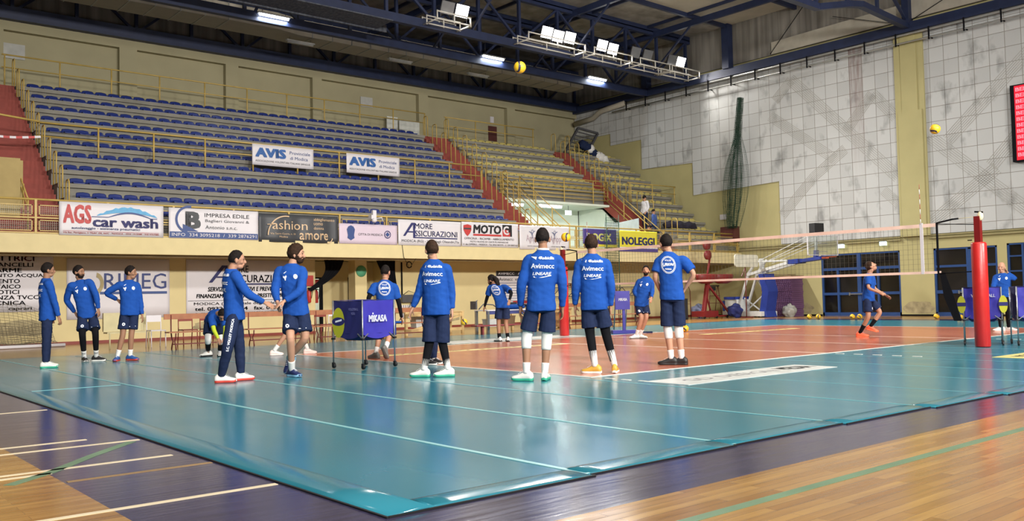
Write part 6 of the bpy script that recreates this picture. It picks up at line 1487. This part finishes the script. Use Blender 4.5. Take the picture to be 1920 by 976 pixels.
person('p', 'P3', 'player in blue sweatshirt with one hand on his back and blue shoes', -18, skin=1, shoes=(Sbl, Srd), toes=(-40, -105), front=True, badge=True, vox=.01)
person('p', 'P4', 'player in dark trousers stepping forward and reaching out his hand', 2, bottom='trousers', skin=0, hair='buzz', shoes=(Swh, Srd), toes=(25, -5), back='sponsor', curl=(.5, .25), stripe=(0, -1, 0))
person('p', 'P5', 'tall bearded player with curly hair meeting his teammate\'s hand', -12, skin=2, hair='curly', hm=Mhairb, beard=True, shoes=(Snv, Slb), toes=(-130, -55), lift=('L', 50), front=True, badge=True, curl=(.25, .4), nrm=dict(L=(0, .3, -1)))
person('p', 'P6', 'player bending down to his knee pads with lime yellow sleeves', -80, -55, top='tee', tights=Mblack, arms=Mlimes, kneepad=dict(L=Mwhite, R=Mwhite), sockh=.75, shoes=(Swh, Sbk), toes=(-90, -150), skin=0, vox=.01)
person('p', 'P7', 'player in a blue tee with black arm sleeves walking away behind the ball cart', 62, top='tee', arms=Mblack, back='round', kneepad=dict(L=Mblack, R=Mblack), shoes=(Sgy, Sgy), toes=(135, 60), lift=('R', 55), hair='buzz', skin=0, vox=.01)
person('p', 'P8', 'player walking left seen from behind, long dark shorts over black tights', 108, bottom='long_shorts', tights=Mblack, back='sponsor', shoes=(Swh, Sgr), toes=(165, 178), skin=2, hm=Mhairb, sockh=.4)
person('p', 'P9', 'long-haired player leaning over the table with black arm sleeves', 150, -15, top='tee', arms=Mblack, back='round', hair='long', beard=True, socks=Mblack, shoes=(Swh, Sbk), toes=(125, 95), skin=1, vox=.012)
person('p', 'P10', 'tallest player seen from behind with white knee pads and white collar', 90, hair='buzz', back='sponsor', kneepad=dict(L=Mwhite, R=Mwhite), shoes=(Swh, Sgr), toes=(160, 80), skin=1, collar=Mwhite)
person('p', 'P11', 'player seen from behind in shorts over black tights with yellow and grey shoes', 94, tights=Mblack, back='sponsor', shoes=(Syl, Swh), toes=(165, 85), skin=0, hm=Mhairb, sockh=.5)
person('p', 'P12', 'player in a blue tee seen from behind with both hands on his hips', 115, top='tee', back='round', kneepad=dict(L=Mwhite, R=Mwhite), shoes=(Sbk, Sbk), toes=(172, 165), skin=2, bottom='knee_shorts')
person('p', 'P13', 'bearded player beyond the net facing us in a half crouch', -95, 12, skin=0, beard=True, front=True, badge=True, shoes=(Swh, Sgy), toes=(-25, -150), vox=.012)
person('p', 'P14', 'player in orange shoes running right and looking up at the ball', 0, 38, top='tee', skin=0, hm=Mhairb, socks=Mblack, sockh=.5, shoes=(Sor, Sor2), toes=(-5, 0), lift=('L', 15), badge=True, vox=.011)
person('p', 'P15', 'bald man in a blue sweatshirt standing behind the ball carts by the red post', -110, hair='bald', skin=2, bottom='trousers', botm=Mblack, front=True, shoes=(Swh, Spk), toes=(-25, -160), vox=.012)
# standing template for the half hidden ones; faces +x of its own frame
def stand_pose(loc, rz, H=1.84, stride=.3, lean=0, armf=0):
    h = H/1.9
    j = dict(hd=(.04+lean*1.1, 0, 1.72*h), nk=(lean, 0, 1.55*h), sL=(lean, .18, 1.5*h), sR=(lean, -.18, 1.5*h), eL=(lean-.03, .24, 1.2*h), eR=(lean-.03, -.24, 1.2*h), wL=(lean+.1+armf, .2, .98*h+armf*.6), wR=(lean+.1+armf, -.2, .98*h+armf*.6),
             hL=(0, .1, .98*h), hR=(0, -.1, .98*h), kL=(stride*.55+.04, .11, .52*h), kR=(-stride*.3+.05, -.11, .52*h), aL=(stride, .11, .095), aR=(-stride*.9, -.11, .095))
    return loc, rz, H, j
person('p', 'H1', 'player almost hidden behind the curly-haired one, only a pale pink shoe showing', 0, pose=stand_pose((-.1, 9.03, 0), -.452, 1.78, .37), skin=0, shoes=(Spk, Spk), toes=(0, 0), vox=.012)
person('p', 'H2', 'player almost hidden behind the one walking left, only dark shoes showing', 0, pose=stand_pose((-.01, 3.88, 0), -.605, 1.78, .06), bottom='trousers', skin=0, shoes=(Sbk, Swh), toes=(-30, -20), vox=.012)
# people up in the stand
Mhood = mat('pale_hoodie', srgb(206, 204, 210), .85); Msb = mat('mid_blue_jacket', srgb(56, 80, 140), .85); Mdj = mat('dark_jacket', srgb(34, 34, 44), .85)
person('p', 'H3', 'person in a pale hoodie standing high on the end stairs', 180, -20, pose=stand_pose((24.75, 20.8, 4.33), rad(170), 1.8, .05), topm=Mhood, bottom='trousers', shoes=(Sbk, Sbk), toes=(0, 0), vox=.016)
person('p', 'H4', 'small person in a mid blue jacket standing lower on the end stairs', 180, -20, pose=stand_pose((24.6, 20.1, 3.75), rad(110), 1.62, .05), topm=Msb, bottom='trousers', shoes=(Sbk, Sbk), toes=(0, 0), vox=.016)
person('p', 'H5', 'person in a dark jacket bending low behind the yellow banner', 150, -50, pose=(lambda q: (q[0], q[1], q[2], {k: ((v[0], v[1], v[2]) if k[0] in 'hka' and k not in ('hd',) else ((.45, 0, 1.12) if k == 'hd' else (.34, 0, 1.05) if k == 'nk' else (v[0]+.3, v[1], v[2]-.45))) for k, v in q[3].items()}))(stand_pose((23.6, 19.1, 3.2), rad(170), 1.7, .05)), topm=Mdj, bottom='trousers', shoes=(Sbk, Sbk), toes=(0, 0), vox=.016)
